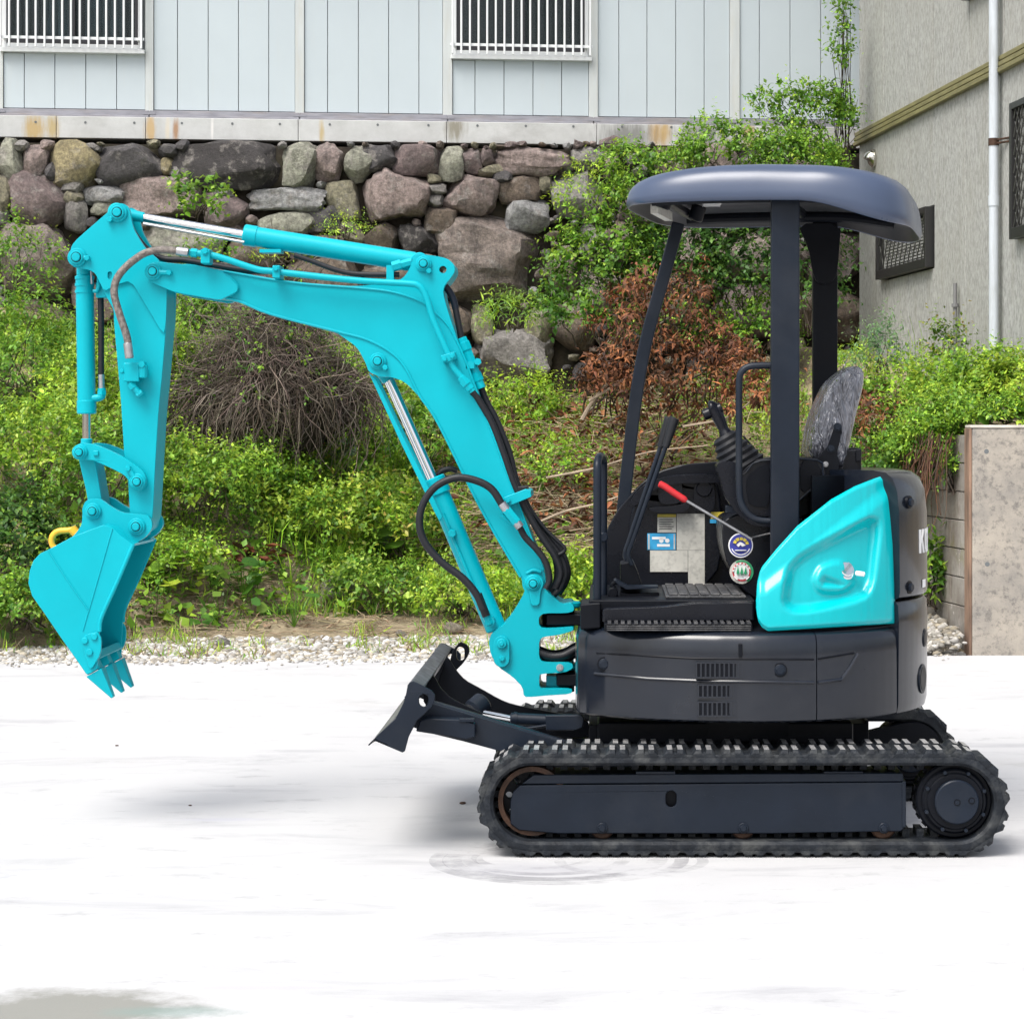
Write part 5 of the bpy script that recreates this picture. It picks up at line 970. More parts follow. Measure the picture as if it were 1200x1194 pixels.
gwin(u_win0, u_win1, zwb, zwt); gwin(gu(1193), gu(1193)+1.4, gz(1193,281), gz(1193,122), 16); gwin(gu(1137)-.02, gu(1137)+1.2, gz(1137,1), gz(1137,1)+.9, 12)
PVC = mat('pale_blue_grey_pvc', (.50,.54,.58), .4, var=.08, scale=3, dirt=(.20,.19,.15), dscale=4, damt=.5, stretch=(4,4,.6))
ud = gu(1175); q = g0+gd*ud+gn*.07; dp_ = MB().cyl((q.x,q.y,zg0-.10),(q.x,q.y,3.25),.036,seg=20).cyl((q.x,q.y,3.19),(q.x,q.y,3.27),.041,seg=20).cyl((q.x,q.y,3.2),(q.x,q.y,6.8),.036,seg=20).build('downpipe', PVC, GB)
zb_ = gz(1173,169); MB().cyl((q.x,q.y,zb_-.02),(q.x,q.y,zb_+.035),.041,seg=20).build('pipe_clip', RUST, dp_); a_ = q-gn*.07; bb_ = MB()
for dz in (-.005,.022): bb_.cyl((q.x,q.y-.0,zb_+dz),((a_+gd*.16).x,(a_+gd*.16).y,zb_+dz),.008,seg=6)
bb_.build('pipe_bracket', RUST, dp_)
q = g0+gd*gu(1125)+gn*.04; MB().cyl((q.x,q.y,zg0),(q.x,q.y,gz(1125,332)),.016,seg=12).cyl((q.x,q.y,gz(1125,360)),(q.x,q.y,gz(1125,356)),.03,seg=10).build('conduit', mat('grey_conduit',(.16,.16,.16),.6), GB)
q = g0+gd*gu(1025); hv = MB(); zc = gz(1023,187); S_ = 20; vs_ = []; fs = []
for i in range(8):
    a = math.pi/2*i/7; r = .075*math.cos(a)
    for k in range(S_): th = 2*math.pi*k/S_; p = q+gn*(.02+.085*math.sin(a)*(1 if math.sin(th) > -.3 else .55))+gd*(r*math.cos(th)); vs_.append((p.x,p.y,zc+r*math.sin(th)))
for i in range(7):
    for k in range(S_): fs.append((i*S_+k, i*S_+(k+1)%S_, (i+1)*S_+(k+1)%S_, (i+1)*S_+k))
p2 = q+gn*.001; hv.add(vs_, fs).cyl(p2+Vector((0,0,zc)), q+gn*.025+Vector((0,0,zc)), .085, seg=24).build('vent_hood', mat('vent_chrome',(.62,.60,.55),.22,1.0), GB)
gbox(MB(), gu(1163), gu(1163)+.45, .0125, .02, zg0-.2, zg0-.03).build('foundation_vent', BRZ, GB)
# ---- concrete retaining wall and block wall
m, n, l, b = node_mat('weathered_wall_concrete'); pos = n.new('ShaderNodeNewGeometry').outputs['Position']
c = mixc(n,l,ramp(n,l,noise(n,l,pos,3,9,.72),[(.35,0.),(.68,1.)]),(.38,.34,.285),(.22,.205,.185)); c = mixc(n,l,ramp(n,l,noise(n,l,pos,22,8,.75),[(.50,0.),(.64,.7)]),c,(.10,.095,.09)); c = mixc(n,l,ramp(n,l,noise(n,l,pos,1.2,8,.7,(3,3,.6)),[(.52,0.),(.72,.5)]),c,(.22,.215,.21))
l.new(c,b.inputs['Base Color']); b.inputs['Roughness'].default_value = .9; bumpn(n,l,noise(n,l,pos,70,7,.75),b,.5,.008); WCON = m
RW = empty('concrete_wall', (3.2, 15.2, 0), 'weathered cast concrete retaining wall at the right edge of the yard', 'wall')
ztop = EYE+(CY-502)*15.06/F
MB().box(BX0+.012, 7.0, 15.06, 15.28, -.1, ztop).build('wall_slab', WCON, RW, bevel=.012); MB().box(BX0, 7.0, 15.055, 15.285, ztop+.002, ztop+.022).build('wall_cap', mat('limewashed_cap',(.52,.48,.42),.9,var=.25,scale=9,bump=.4,bscale=50), RW, bevel=.006)
MB().box(BX0-.006, BX0+.011, 15.062, 15.27, -.1, ztop).build('form_edge', mat('reddish_edge',(.20,.125,.085),.9,var=.5,scale=9,stretch=(1,1,.4)), RW, bevel=.003)
for px, py in ((1156,529),(1157,661)): c_ = P(px,py,15.06); MB().cy(c_.x,c_.z,15.0585,15.09,.016,16).build('tie_hole', JOINT, RW)
m, n, l, b = node_mat('mossy_block'); pos = n.new('ShaderNodeNewGeometry').outputs['Position']
c = mixc(n,l,ramp(n,l,noise(n,l,pos,4,9,.72),[(.35,0.),(.68,1.)]),(.30,.28,.25),(.15,.13,.115)); c = mixc(n,l,ramp(n,l,noise(n,l,pos,1.6,8,.7,(2,2,.7)),[(.45,0.),(.66,.7)]),c,(.085,.055,.03)); c = mixc(n,l,ramp(n,l,noise(n,l,pos,2.1,7,.7),[(.58,0.),(.72,.6)]),c,(.15,.14,.03))
c = mixc(n,l,ramp(n,l,noise(n,l,pos,7,8,.7),[(.63,0.),(.68,.8)]),c,(.6,.58,.55)); l.new(c,b.inputs['Base Color']); b.inputs['Roughness'].default_value = .9; bumpn(n,l,noise(n,l,pos,60,7,.75),b,.5,.01); BLK = m
BW = empty('block_wall', (bx(16.5), 16.5, 0), 'mossy concrete block wall running back beside the cast concrete wall', 'wall')
bd_ = Vector((GK,1,0)).normalized(); bn_ = Vector((-1,GK,0)).normalized()
MB().add([tuple(Vector((BX0+.06,15.29,z))+bd_*s+(-bn_)*t) for z in (-.1,1.45) for s,t in ((0,0),(5.2,0),(5.2,.1),(0,.1))],[(0,3,2,1),(4,5,6,7),(0,1,5,4),(1,2,6,5),(2,3,7,6),(3,0,4,7)]).build('mortar', WCON, BW, smooth=0)
for r_ in range(8):
    for k in range(14):
        s0 = .005+k*.395-(.197 if r_%2 else 0); s1 = s0+.388; s0 = max(s0,.005)
        if s1-s0 < .05: continue
        z0 = -.09+r_*.196; o_ = R.uniform(-.004,.004)
        MB().add([tuple(Vector((BX0+.02,15.29,z))+bd_*s+(-bn_)*t) for z in (z0,z0+.190) for s,t in ((s0,o_),(s1,o_),(s1,.12),(s0,.12))],[(0,3,2,1),(4,5,6,7),(0,1,5,4),(1,2,6,5),(2,3,7,6),(3,0,4,7)]).build('block', BLK, BW, bevel=.006)
# ================================================================== PLANTS, GRAVEL, DEBRIS
def leaf_mat(name, trans=.35, rough=.45):
    m, n, l, b = node_mat(name); a = n.new('ShaderNodeAttribute'); a.attribute_name = 'Col'
    l.new(a.outputs['Color'], b.inputs['Base Color']); b.inputs['Roughness'].default_value = rough; b.inputs['Specular IOR Level'].default_value = .4
    t = n.new('ShaderNodeBsdfTranslucent'); mx = n.new('ShaderNodeMixShader'); mx.inputs[0].default_value = trans
    hsn = n.new('ShaderNodeHueSaturation'); hsn.inputs['Hue'].default_value = .485; hsn.inputs['Value'].default_value = 1.3; l.new(a.outputs['Color'], hsn.inputs['Color']); l.new(hsn.outputs[0], t.inputs['Color'])
    l.new(b.outputs[0], mx.inputs[1]); l.new(t.outputs[0], mx.inputs[2]); l.new(mx.outputs[0], n['Material Output'].inputs['Surface']); return m
LEAF = leaf_mat('leaf'); DRY = leaf_mat('dry_matter', .12, .75); DRY.node_tree.nodes['Hue/Saturation/Value'].inputs['Hue'].default_value = .5
def unit(a): return a/np.maximum(np.linalg.norm(a, axis=-1, keepdims=True), 1e-9)
class NM:                                             # many small faces, collected with numpy
    def __init__(s): s.V = []; s.T = []; s.C = []; s.n = 0
    def add(s, V, T, C): s.V.append(V); s.T.append(T+s.n); s.C.append(C); s.n += len(V)
    def leaves(s, p, d, up, size, wid, col, fold=.16, droop=.22):
        N = len(p); d = unit(d); side = unit(np.cross(d, up)); nn = np.cross(side, d); L = size[:,None]; W = (size*wid)[:,None]
        base = p; ml = p+d*L*.42+side*W*.5; mr = p+d*L*.42-side*W*.5; tip = p+d*L-nn*L*droop; c = p+d*L*.48-nn*L*fold*.5
        V = np.stack([base,ml,tip,mr,c],1).reshape(-1,3); o = (np.arange(N)*5)[:,None,None]
        T = (np.array([[0,1,4],[1,2,4],[2,3,4],[3,0,4]])[None]+o).reshape(-1,3); s.add(V, T, np.repeat(col,5,0))
    def rounds(s, p, d, up, size, col, cup=.10):        # big round notched leaves
        N = len(p); d = unit(d); side = unit(np.cross(d, up)); nn = np.cross(side, d); th = np.linspace(.35, 2*math.pi-.35, 11); V = [p]
        for a in th:
            r = .52+.06*math.cos(5*a); x, y = .42-r*math.cos(a), r*math.sin(a); V.append(p+size[:,None]*(d*x+side*y*1.02+nn*(cup*(abs(y)*1.4-.25*x*x)+NR.normal(size=(N,1))*.018)))
        V = np.stack(V,1); n_ = V.shape[1]; T = np.array([[0,k,k+1] for k in range(1,n_-1)]); s.add(V.reshape(-1,3), (T[None]+(np.arange(N)*n_)[:,None,None]).reshape(-1,3), np.repeat(col,n_,0)*np.tile(np.r_[1.12,np.ones(n_-1)],N)[:,None])
    def blades(s, p, d, size, wid, col, bend=.5):     # grass
        N = len(p); d = unit(d); hz = unit(np.cross(d, NR.normal(size=(N,3)))); out = unit(np.cross(hz, d)); L = size[:,None]; W = (wid)[:,None]*.5
        a, b = p+hz*W, p-hz*W; m1, m2 = p+d*L*.55+hz*W*.8+out*L*.12*bend, p+d*L*.55-hz*W*.8+out*L*.12*bend; t = p+d*L*.92+out*L*.5*bend-np.array([0,0,1])*L*.12*bend
        V = np.stack([a,b,m1,m2,t],1).reshape(-1,3); o = (np.arange(N)*5)[:,None,None]
        T = (np.array([[0,1,3],[0,3,2],[2,3,4]])[None]+o).reshape(-1,3); s.add(V, T, np.repeat(col,5,0))
    def twigs(s, pts, r0, r1, col):                   # pts (N,K,3): three-sided stems
        N, K, _ = pts.shape; d = unit(pts[:,-1]-pts[:,0]); a = unit(np.cross(d, NR.normal(size=(N,3)))); b = np.cross(d,a); V = []
        r = np.linspace(1,0,K)[None,:]*(np.asarray(r0)-np.asarray(r1)).reshape(-1,1)+np.asarray(r1).reshape(-1,1)
        r = np.broadcast_to(r, (N,K))
        for k in range(3): th = 2*math.pi*k/3; V.append(pts+(a*math.cos(th)+b*math.sin(th))[:,None,:]*r[:,:,None])
        V = np.stack(V,2).reshape(-1,3); T = []
        for i in range(K-1):
            for k in range(3): q = [i*3+k, i*3+(k+1)%3, i*3+3+(k+1)%3, i*3+3+k]; T += [[q[0],q[1],q[2]],[q[0],q[2],q[3]]]
        T = (np.array(T)[None]+(np.arange(N)*K*3)[:,None,None]).reshape(-1,3); s.add(V, T, np.repeat(col,K*3,0))
    def build(s, name, m, parent=None, smooth=False):
        V = np.concatenate(s.V).astype(np.float32); T = np.concatenate(s.T).astype(np.int32); C = np.clip(np.concatenate(s.C),0,1).astype(np.float32)
        me = bpy.data.meshes.new(name); c = (V.max(0)+V.min(0))/2; V = V-c
        me.vertices.add(len(V)); me.vertices.foreach_set('co', V.ravel()); me.loops.add(len(T)*3); me.loops.foreach_set('vertex_index', T.ravel())
        me.polygons.add(len(T)); me.polygons.foreach_set('loop_start', np.arange(0,len(T)*3,3,dtype=np.int32)); me.update(calc_edges=True)
        at = me.color_attributes.new('Col','FLOAT_COLOR','POINT'); at.data.foreach_set('color', np.c_[C, np.ones(len(C),np.float32)].astype(np.float32).ravel())
        me.materials.append(m); o = bpy.data.objects.new(name, me); COL.objects.link(o); place(o, Vector(c.tolist()), parent); return o
UP = np.array([0,0,1.])
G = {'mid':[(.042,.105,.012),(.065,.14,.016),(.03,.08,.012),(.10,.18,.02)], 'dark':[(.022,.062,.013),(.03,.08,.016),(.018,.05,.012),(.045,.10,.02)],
     'lime':[(.15,.25,.02),(.11,.20,.02),(.22,.30,.03),(.06,.13,.015)], 'yel':[(.20,.26,.03),(.14,.21,.025),(.26,.30,.04),(.09,.16,.02)],
     'brn':[(.15,.055,.022),(.10,.038,.018),(.22,.09,.035),(.06,.028,.016)], 'pale':[(.12,.18,.07),(.09,.15,.05)], 'red':[(.18,.10,.03),(.09,.10,.02)], 'blu':[(.05,.11,.05),(.07,.14,.06)],
     'straw':[(.30,.235,.145),(.23,.165,.10),(.36,.29,.19),(.16,.11,.07)], 'gryt':[(.13,.10,.08),(.09,.07,.055),(.20,.165,.135),(.05,.04,.03)]}
def pal(name, N, jit=.25):
    a = np.array(G[name]); c = a[NR.integers(0,len(a),N)]*(2.0 if name in ('mid','lime','pale','blu') else 1.3 if name == 'dark' else 1.75 if name in ('yel','red') else 1.15); return c*(1+NR.uniform(-jit*1.5,jit*1.5,(N,1)))*(1+NR.uniform(-.08,.08,(N,3)))
def sprigs(nm, p, d, L, K, size, wid, col, spread=.8, tipcol=None, stem=None, droop=.22):
    N = len(p); d = unit(d); t = (np.arange(K)+.6)/K; bendv = NR.normal(size=(N,3))*.25-UP*.15
    q = p[:,None,:]+d[:,None,:]*(L[:,None]*t)[:,:,None]+bendv[:,None,:]*((t**2)[None,:]*L[:,None])[:,:,None]
    a = unit(np.cross(d, NR.normal(size=(N,3)))); b = np.cross(d,a); ph = (np.arange(K)*2.4)[None,:]+NR.uniform(0,6,(N,1))
    rad = a[:,None,:]*np.cos(ph)[:,:,None]+b[:,None,:]*np.sin(ph)[:,:,None]
    ld = d[:,None,:]*.55+rad*spread+NR.normal(size=(N,K,3))*.18; lu = UP[None,None,:]*1.0+d[:,None,:]*.5+NR.normal(size=(N,K,3))*.35
    c = np.repeat(col[:,None,:],K,1)*(1+NR.uniform(-.24,.24,(N,K,1)))
    if tipcol is not None: f = (t**2)[None,:,None]*.8; c = c*(1-f)+tipcol[:,None,:]*f
    sz = (size[:,None]*(1.05-.45*t)[None,:])*NR.uniform(.7,1.2,(N,K))
    nm.leaves(q.reshape(-1,3), ld.reshape(-1,3), lu.reshape(-1,3), sz.ravel(), np.full(N*K,wid)*NR.uniform(.8,1.2,N*K), c.reshape(-1,3), droop=droop)
    if stem is not None:
        k = np.linspace(0,1,4); pts = p[:,None,:]+d[:,None,:]*(L[:,None]*k)[:,:,None]+bendv[:,None,:]*((k**2)[None,:]*L[:,None])[:,:,None]; nm.twigs(pts, .0035, .0015, stem)
def blob(N, c, r, front=True, lo=.55):                # points and outward directions through a lumpy volume, biased to its skin
    d = NR.normal(size=(N*3,3)); d = unit(d); keep = (d[:,2] > -.35) & ((d[:,1] < .45) if front else True); d = d[keep][:N]
    lump = 1+.22*np.sin(d[:,0]*5.3+c[0]*9)+.16*np.sin(d[:,2]*7.1+c[0]*5+1.7)+.14*np.sin(d[:,1]*6.7+d[:,0]*9+c[2])
    rr = NR.uniform(lo**2,1,len(d))**.5*lump; return np.array(c)+d*np.array(r)*rr[:,None], d
def plant(name, label, cat, c, r, N, size, palette, tip=None, wid=.55, K=6, L=(.10,.22), upb=.5, group=None, mixp=None, stem='gryt', droop=.22, nst=7, part='foliage'):
    root = empty(name, (c[0], c[1], c[2]-r[2]*.5), label, cat, group); nm = NM(); p, d = blob(N, c, r); n_ = len(p)
    col = pal(palette, n_); 
    if mixp: k = NR.random(n_) < mixp[1]; col[k] = pal(mixp[0], k.sum())
    d2 = d*.7+UP*upb+NR.normal(size=(n_,3))*.3
    sprigs(nm, p, d2, NR.uniform(*L,n_), K, NR.uniform(.75,1.25,n_)*size, wid, col, tipcol=pal(tip,n_) if tip else None, droop=droop)
    nm.build(part, LEAF, root)
    if nst:
        tw = NM(); b0 = np.array([c[0],c[1]+r[1]*.1,c[2]-r[2]*.75]); tp, _ = blob(nst*3, c, np.array(r)*.85); tp = tp[:nst*2]; k = np.linspace(0,1,5)[None,:,None]
        b1 = b0+NR.normal(size=(len(tp),3))*np.array(r)*np.array([.25,.15,.05]); pts = b1[:,None,:]*(1-k)+tp[:,None,:]*k+NR.normal(size=(len(tp),5,3))*.02; tw.twigs(pts,.008,.002,pal(stem,len(tp))); tw.build('stems', DRY, root)
    return root
def onbank(px, py, lift=0.0): g = ground_at(px, py); return (np.array([g.x,g.y,g.z+lift]) if g is not None else None)
# ---- gravel
def pebbles(name, pts, size, cols, seed_sub=1):
    v, f = ICO[1]; f = np.array(f); N = len(pts); nm = NM(); sc3 = np.stack([NR.uniform(.7,1.25,N),NR.uniform(.7,1.25,N),NR.uniform(.45,.85,N)],1)*size[:,None]
    ang = NR.uniform(0,6.3,N); ca, sa = np.cos(ang), np.sin(ang); base = v[None]*(1+NR.uniform(-.28,.22,(N,len(v),1))); base = np.sign(base)*np.abs(base)**.85
    q = base*sc3[:,None,:]; x = q[...,0]*ca[:,None]-q[...,1]*sa[:,None]; y = q[...,0]*sa[:,None]+q[...,1]*ca[:,None]
    V = np.stack([x,y,q[...,2]],-1)+pts[:,None,:]; T = (f[None]+(np.arange(N)*len(v))[:,None,None]).reshape(-1,3)
    nm.add(V.reshape(-1,3), T, np.repeat(cols,len(v),0)); return nm.build(name, GRAV)
m, n, l, b = node_mat('gravel_stone'); a = n.new('ShaderNodeAttribute'); a.attribute_name = 'Col'; l.new(a.outputs['Color'], b.inputs['Base Color']); b.inputs['Roughness'].default_value = .85; GRAV = m
def gravel_pts(N, x0, x1, dmax, power=1.4):
    X = NR.uniform(x0,x1,N); g = np.minimum(np.interp(X,gwx,gwz),1.0)*dmax; e = NR.random(N)**power*g+.01; Y = edge(X)+e; Z = HT(X,Y); return np.stack([X,Y,Z],1)
gp_ = gravel_pts(11000,-4.4,2.42,.95); gp2 = gravel_pts(3500,1.5,2.40,2.4,1.0); gp2 = gp2[gp2[:,0] < BX0+GK*(gp2[:,1]-BY0)-.02]
w_ = np.clip((gp2[:,0]-(BX0+GK*(gp2[:,1]-BY0)-.55))/.55,0,1); gp2[:,2] += .16*w_**1.5
sx_ = NR.uniform(-4.4,2.3,420); sp_ = np.stack([sx_,edge(sx_)-NR.exponential(.10,420),np.full(420,.006)],1); pts = np.concatenate([gp_[gp_[:,2] < .6],sp_,gp2[gp2[:,2] < .8]]); N = len(pts); gc = np.array([(.42,.41,.39),(.30,.29,.27),(.52,.51,.50),(.24,.22,.19),(.38,.34,.27)])[NR.integers(0,5,N)]*NR.uniform(.75,1.2,(N,1))
gc[(gp_[:,2] < .6).sum()+420:] *= np.array([.72,.70,.66])
gs_ = NR.uniform(.009,.024,N)*NR.choice([1,1,1,1.5],N); g1 = (gp_[:,2] < .6).sum(); gs_[g1:g1+420] *= .5
tag(pebbles('gravel', pts, gs_, gc), kind='stuff')
# ---- ground cover on the bank (nobody could count it)
def band(N, x0, x1, ymin=0.0, ymax=6.0):
    X = NR.uniform(x0,x1,N); e = NR.uniform(ymin,ymax,N); Y = edge(X)+np.interp(X,gwx,gwz)*.8+e; k = (Y < 20.75) & (X < BX0+GK*(Y-BY0)-.03); X, Y = X[k], Y[k]; return np.stack([X,Y,HT(X,Y)],1)
def field(p, f, s=0): return .5+.5*np.sin(p[:,0]*f+1.3*np.sin(p[:,1]*f*.8+s)+s)*np.cos(p[:,1]*f*.7-.5*np.sin(p[:,0]*f*1.3+2*s))
gcv = NM(); p = band(12500,-6.3,2.4)
dens = np.clip((p[:,1]-edge(p[:,0])-np.interp(p[:,0],gwx,gwz)*.8)*1.7,.10,1); bare = np.clip(1.5-((p[:,0]-.1)/1.3)**2-((p[:,1]-17.3)/1.6)**2,0,1)*.85; p = p[NR.random(len(p)) < dens*(1-bare)]; N = len(p)
f1, f2 = field(p,1.6,.5), field(p,3.1,2.2); col = pal('mid',N); k = f1 > .62; col[k] = pal('lime',k.sum()); k = (f2 > .72); col[k] = pal('dark',k.sum()); k = (field(p,2.3,4.) > .80); col[k] = pal('yel',k.sum())
sprigs(gcv, p+UP*.0, UP*1.0+NR.normal(size=(N,3))*.5+np.array([0,-.25,0]), NR.uniform(.09,.30,N)*(.7+.8*f2), 8, NR.uniform(.032,.062,N), .52, col, tipcol=pal('lime',N))
p = band(2600,-6.3,1.2,.1); N = len(p); sprigs(gcv, p+UP*.05, UP*.7+NR.normal(size=(N,3))*.6, NR.uniform(.10,.25,N), 4, NR.uniform(.07,.13,N), .72, pal('mid',N), tipcol=pal('lime',N))
p = band(300,-6.3,.2,.2); N = len(p); sprigs(gcv, p, UP+NR.normal(size=(N,3))*.22+np.array([0,-.1,0]), NR.uniform(.35,.75,N), 16, NR.uniform(.06,.10,N), .45, pal('mid',N), tipcol=pal('lime',N), stem=pal('mid',N)*.6, spread=1.1)
tag(gcv.build('ground_cover', LEAF), kind='stuff')
gr = NM(); p = band(16000,-6.3,2.3,.05); kx = CX+p[:,0]*F/p[:,1]; kd = p[:,1]-edge(p[:,0])
wgt = .10+.9*np.exp(-((kx-600)/75)**2)*(kd < 4.2)+.55*np.exp(-((kx-440)/85)**2)*(kd > 1.8)*(kd < 4.5)+.35*(field(p,2.0,1.) > .7)+.05
p = p[NR.random(len(p)) < wgt]; p = np.repeat(p,5,0)+NR.normal(size=(len(p)*5,3))*np.array([.03,.03,0]); N = len(p); col = pal('lime',N); k = NR.random(N) < .4; col[k] = pal('mid',k.sum()); k = NR.random(N) < .10; col[k] = pal('straw',k.sum())
gr.blades(p, UP*1.+NR.normal(size=(N,3))*.28, NR.uniform(.09,.24,N), NR.uniform(.005,.010,N), col, .8); tag(gr.build('grass', LEAF), kind='stuff')
# straw, twigs and dropped leaves on the bank between the boom and the cab
st = NM(); N = 2400; px = np.clip(NR.normal(690,95,N),500,960); py = NR.uniform(470,680,N); P0 = [onbank(a,b_) for a, b_ in zip(px,py)]; P0 = np.array([q for q in P0 if q is not None and q[1] < 20.6]); N = len(P0)
an = NR.normal(.1,.55,N); L = NR.uniform(.15,.75,N); d = np.stack([np.cos(an),NR.normal(0,.3,N),np.sin(an)*.6],1); k = np.linspace(-.5,.5,5)[None,:,None]
pts = P0[:,None,:]+UP*NR.uniform(.03,.26,(N,1,1))+d[:,None,:]*k*L[:,None,None]+NR.normal(size=(N,5,3))*.016; st.twigs(pts,.0045,.002,pal('straw',N)); N = 700; P1 = np.array([q for q in (onbank(a,b_) for a, b_ in zip(NR.uniform(150,560,N),NR.uniform(672,752,N))) if q is not None]); N = len(P1); an = NR.uniform(0,6.3,N); L = NR.uniform(.08,.35,N); k = np.linspace(-.5,.5,5)[None,:,None]
pts = P1[:,None,:]+UP*NR.uniform(.008,.05,(N,1,1))+np.stack([np.cos(an),np.sin(an),NR.normal(0,.06,N)],1)[:,None,:]*k*L[:,None,None]+NR.normal(size=(N,5,3))*.008; st.twigs(pts,.003,.0015,pal('straw',N))
tag(st.build('straw', DRY), kind='stuff')
ll = NM(); N = 2800; px = np.clip(NR.normal(690,80,N),520,930); py = NR.uniform(480,660,N); P0 = [onbank(a,b_) for a, b_ in zip(px,py)]; P0 = np.array([q for q in P0 if q is not None and q[1] < 20.6]); N = len(P0)
ll.leaves(P0+UP*NR.uniform(.02,.34,(N,1)), NR.normal(size=(N,3))*np.array([1,1,.6]), UP+NR.normal(size=(N,3))*.6, NR.uniform(.05,.11,N), np.full(N,.42), pal('brn',N), fold=.5, droop=.45)
N2 = 500; px = NR.uniform(120,560,N2); py = NR.uniform(620,745,N2); P0 = np.array([q for q in (onbank(a,b_) for a, b_ in zip(px,py)) if q is not None]); N2 = len(P0)
ll.leaves(P0+UP*.03, NR.normal(size=(N2,3))*np.array([1,1,.3]), UP+NR.normal(size=(N2,3))*.4, NR.uniform(.03,.07,N2), np.full(N2,.4), pal('straw',N2), fold=.4, droop=.3); tag(ll.build('leaf_litter', DRY), kind='stuff')
# grass tufts and weeds breaking the gravel edge, and stones strewn on the dirt
gt = NM(); cc_ = np.stack([NR.uniform(-4.2,1.0,90),np.zeros(90)],1); cc_[:,1] = edge(cc_[:,0])+NR.uniform(.25,1.3,90); pp = np.repeat(cc_,26,0)+NR.normal(size=(90*26,2))*.05; p = np.c_[pp, HT(pp[:,0],pp[:,1])]; N = len(p)
col = pal('lime',N); k = NR.random(N) < .35; col[k] = pal('straw',k.sum()); gt.blades(p, UP+NR.normal(size=(N,3))*.5, NR.uniform(.05,.15,N), NR.uniform(.004,.009,N), col, .9)
bw = band(9000,-2.6,2.0,.6,4.6); kx = CX+bw[:,0]*F/bw[:,1]; bw = bw[NR.random(len(bw)) < np.exp(-((kx-620)/85)**2)+.6*np.exp(-((kx-400)/70)**2)]; ee = bw[:,1]-edge(bw[:,0]); bw = bw[(ee > 4.0) | (ee < 2.1) | (CX+bw[:,0]*F/bw[:,1] < 540)]; bw = np.repeat(bw,4,0)+NR.normal(size=(len(bw)*4,3))*np.array([.04,.04,0]); N = len(bw); gt.blades(bw, UP+NR.normal(size=(N,3))*.3, NR.uniform(.16,.38,N), NR.uniform(.006,.012,N), pal('lime',N)*1.15, .9)
tag(gt.build('tall_grass', LEAF), kind='stuff')
# ---- shrubs on the bank, each its own thing (centre pixel, half size in pixels, distance in front of the terrain point)
def shrub(px, py, rx, ry, label, palette, tip, N, size, name='leafy_shrub', cat='shrub', base=None, D=None, group='shrubs on the bank', **k):
    if D is None: g = onbank(px, py+ry*.8) ; D = (g[1] if g is not None else 19.5)-.12
    c = P(px, py, D); s_ = D/F; return plant(name, label, cat, np.array(c), np.array([rx*s_, min(.55,rx*s_*.7), ry*s_]), N, size, palette, tip, group=group, **k)
shrub(30,420,62,80,'dense dark green shrub at the left edge under the largest grey boulder','mid','lime',520,.055,wid=.5)
shrub(20,310,40,48,'small bright green bush climbing the stones at the far left edge','mid','lime',190,.05,D=20.3)
shrub(40,530,70,70,'broad yellow green shrub left of the bucket link','lime','yel',520,.06,mixp=('mid',.35))
shrub(130,560,60,70,'mixed green shrub behind the bucket linkage','mid','lime',420,.055)
shrub(25,640,55,55,'low dark leaved shrub beside the left side of the bucket','dark','mid',380,.06,wid=.6)
shrub(40,712,60,34,'fresh green shrub spilling onto the gravel at the lower left','mid','lime',420,.05,wid=.6)
shrub(100,470,42,70,'tall yellowish shrub behind the bucket cylinder','lime','yel',330,.055)
shrub(205,465,30,75,'yellow green shrub just right of the arm','lime','yel',400,.055,mixp=('mid',.4))
shrub(238,372,28,24,'small leafy shrub below the boom end plate','mid','lime',230,.05,D=19.6)
shrub(235,570,65,55,'wide light green shrub right of the bucket ears','lime','yel',460,.055,mixp=('mid',.5))
shrub(300,560,60,34,'bushy green plant in front of the bramble mound','mid','lime',380,.055,mixp=('lime',.4))
shrub(400,545,55,45,'green shrub with reddish tips left of the boom cylinder','mid','red',330,.06,mixp=('lime',.4))
shrub(380,610,70,40,'yellowish low shrub under the middle of the boom','yel','lime',420,.055,mixp=('mid',.4))
shrub(470,620,52,46,'sparse shrub with red brown tips behind the looping hose','mid','red',300,.065,mixp=('lime',.4))
shrub(430,690,50,30,'low weedy clump beside the loose rock','mid','yel',230,.055)
shrub(500,520,45,60,'green shrub seen between the boom and its cylinder','mid','lime',300,.06)
shrub(620,480,45,40,'bright weeds at the foot of the wall right of the boom','lime','yel',300,.05,D=20.0)
shrub(660,560,40,40,'thin green weeds amid the straw behind the hose bundle','lime','mid',130,.05)
shrub(540,700,52,32,'bright grassy clump under the lower boom cylinder','lime','yel',280,.05)
shrub(665,690,40,34,'light green weed tuft right of the swing bracket','lime','yel',240,.06)
shrub(200,655,40,20,'low mat of weeds right of the bucket','lime','mid',200,.05)
def bigleaf(px, py, label, n, size, palette='lime', D=None, spread=.25, hs=1.0):
    g = onbank(px, py) if D is None else np.array(P(px,py,D)); root = empty('broadleaf_plant', tuple(g), label, 'plant', 'broadleaf plants'); nm = NM()
    a = NR.uniform(0,6.28,n); h = NR.uniform(.08,.30,n)*hs; pp = g+np.stack([np.cos(a)*spread*NR.random(n),np.sin(a)*spread*.6*NR.random(n)-.05,h],1); d = np.stack([np.cos(a),np.sin(a)-.3,np.full(n,.1)],1)
    nm.rounds(pp, d, UP+NR.normal(size=(n,3))*.35+np.array([0,-.5,0]), NR.uniform(.7,1.2,n)*size, pal(palette,n,.2)*.8); nm.build('foliage', LEAF, root)
    tw = NM(); k = np.linspace(0,1,4)[None,:,None]; b0 = np.repeat(g[None],n,0); tw.twigs(b0[:,None,:]*(1-k)+pp[:,None,:]*k, .004,.002,pal('mid',n)); tw.build('stalks', LEAF, root); return root
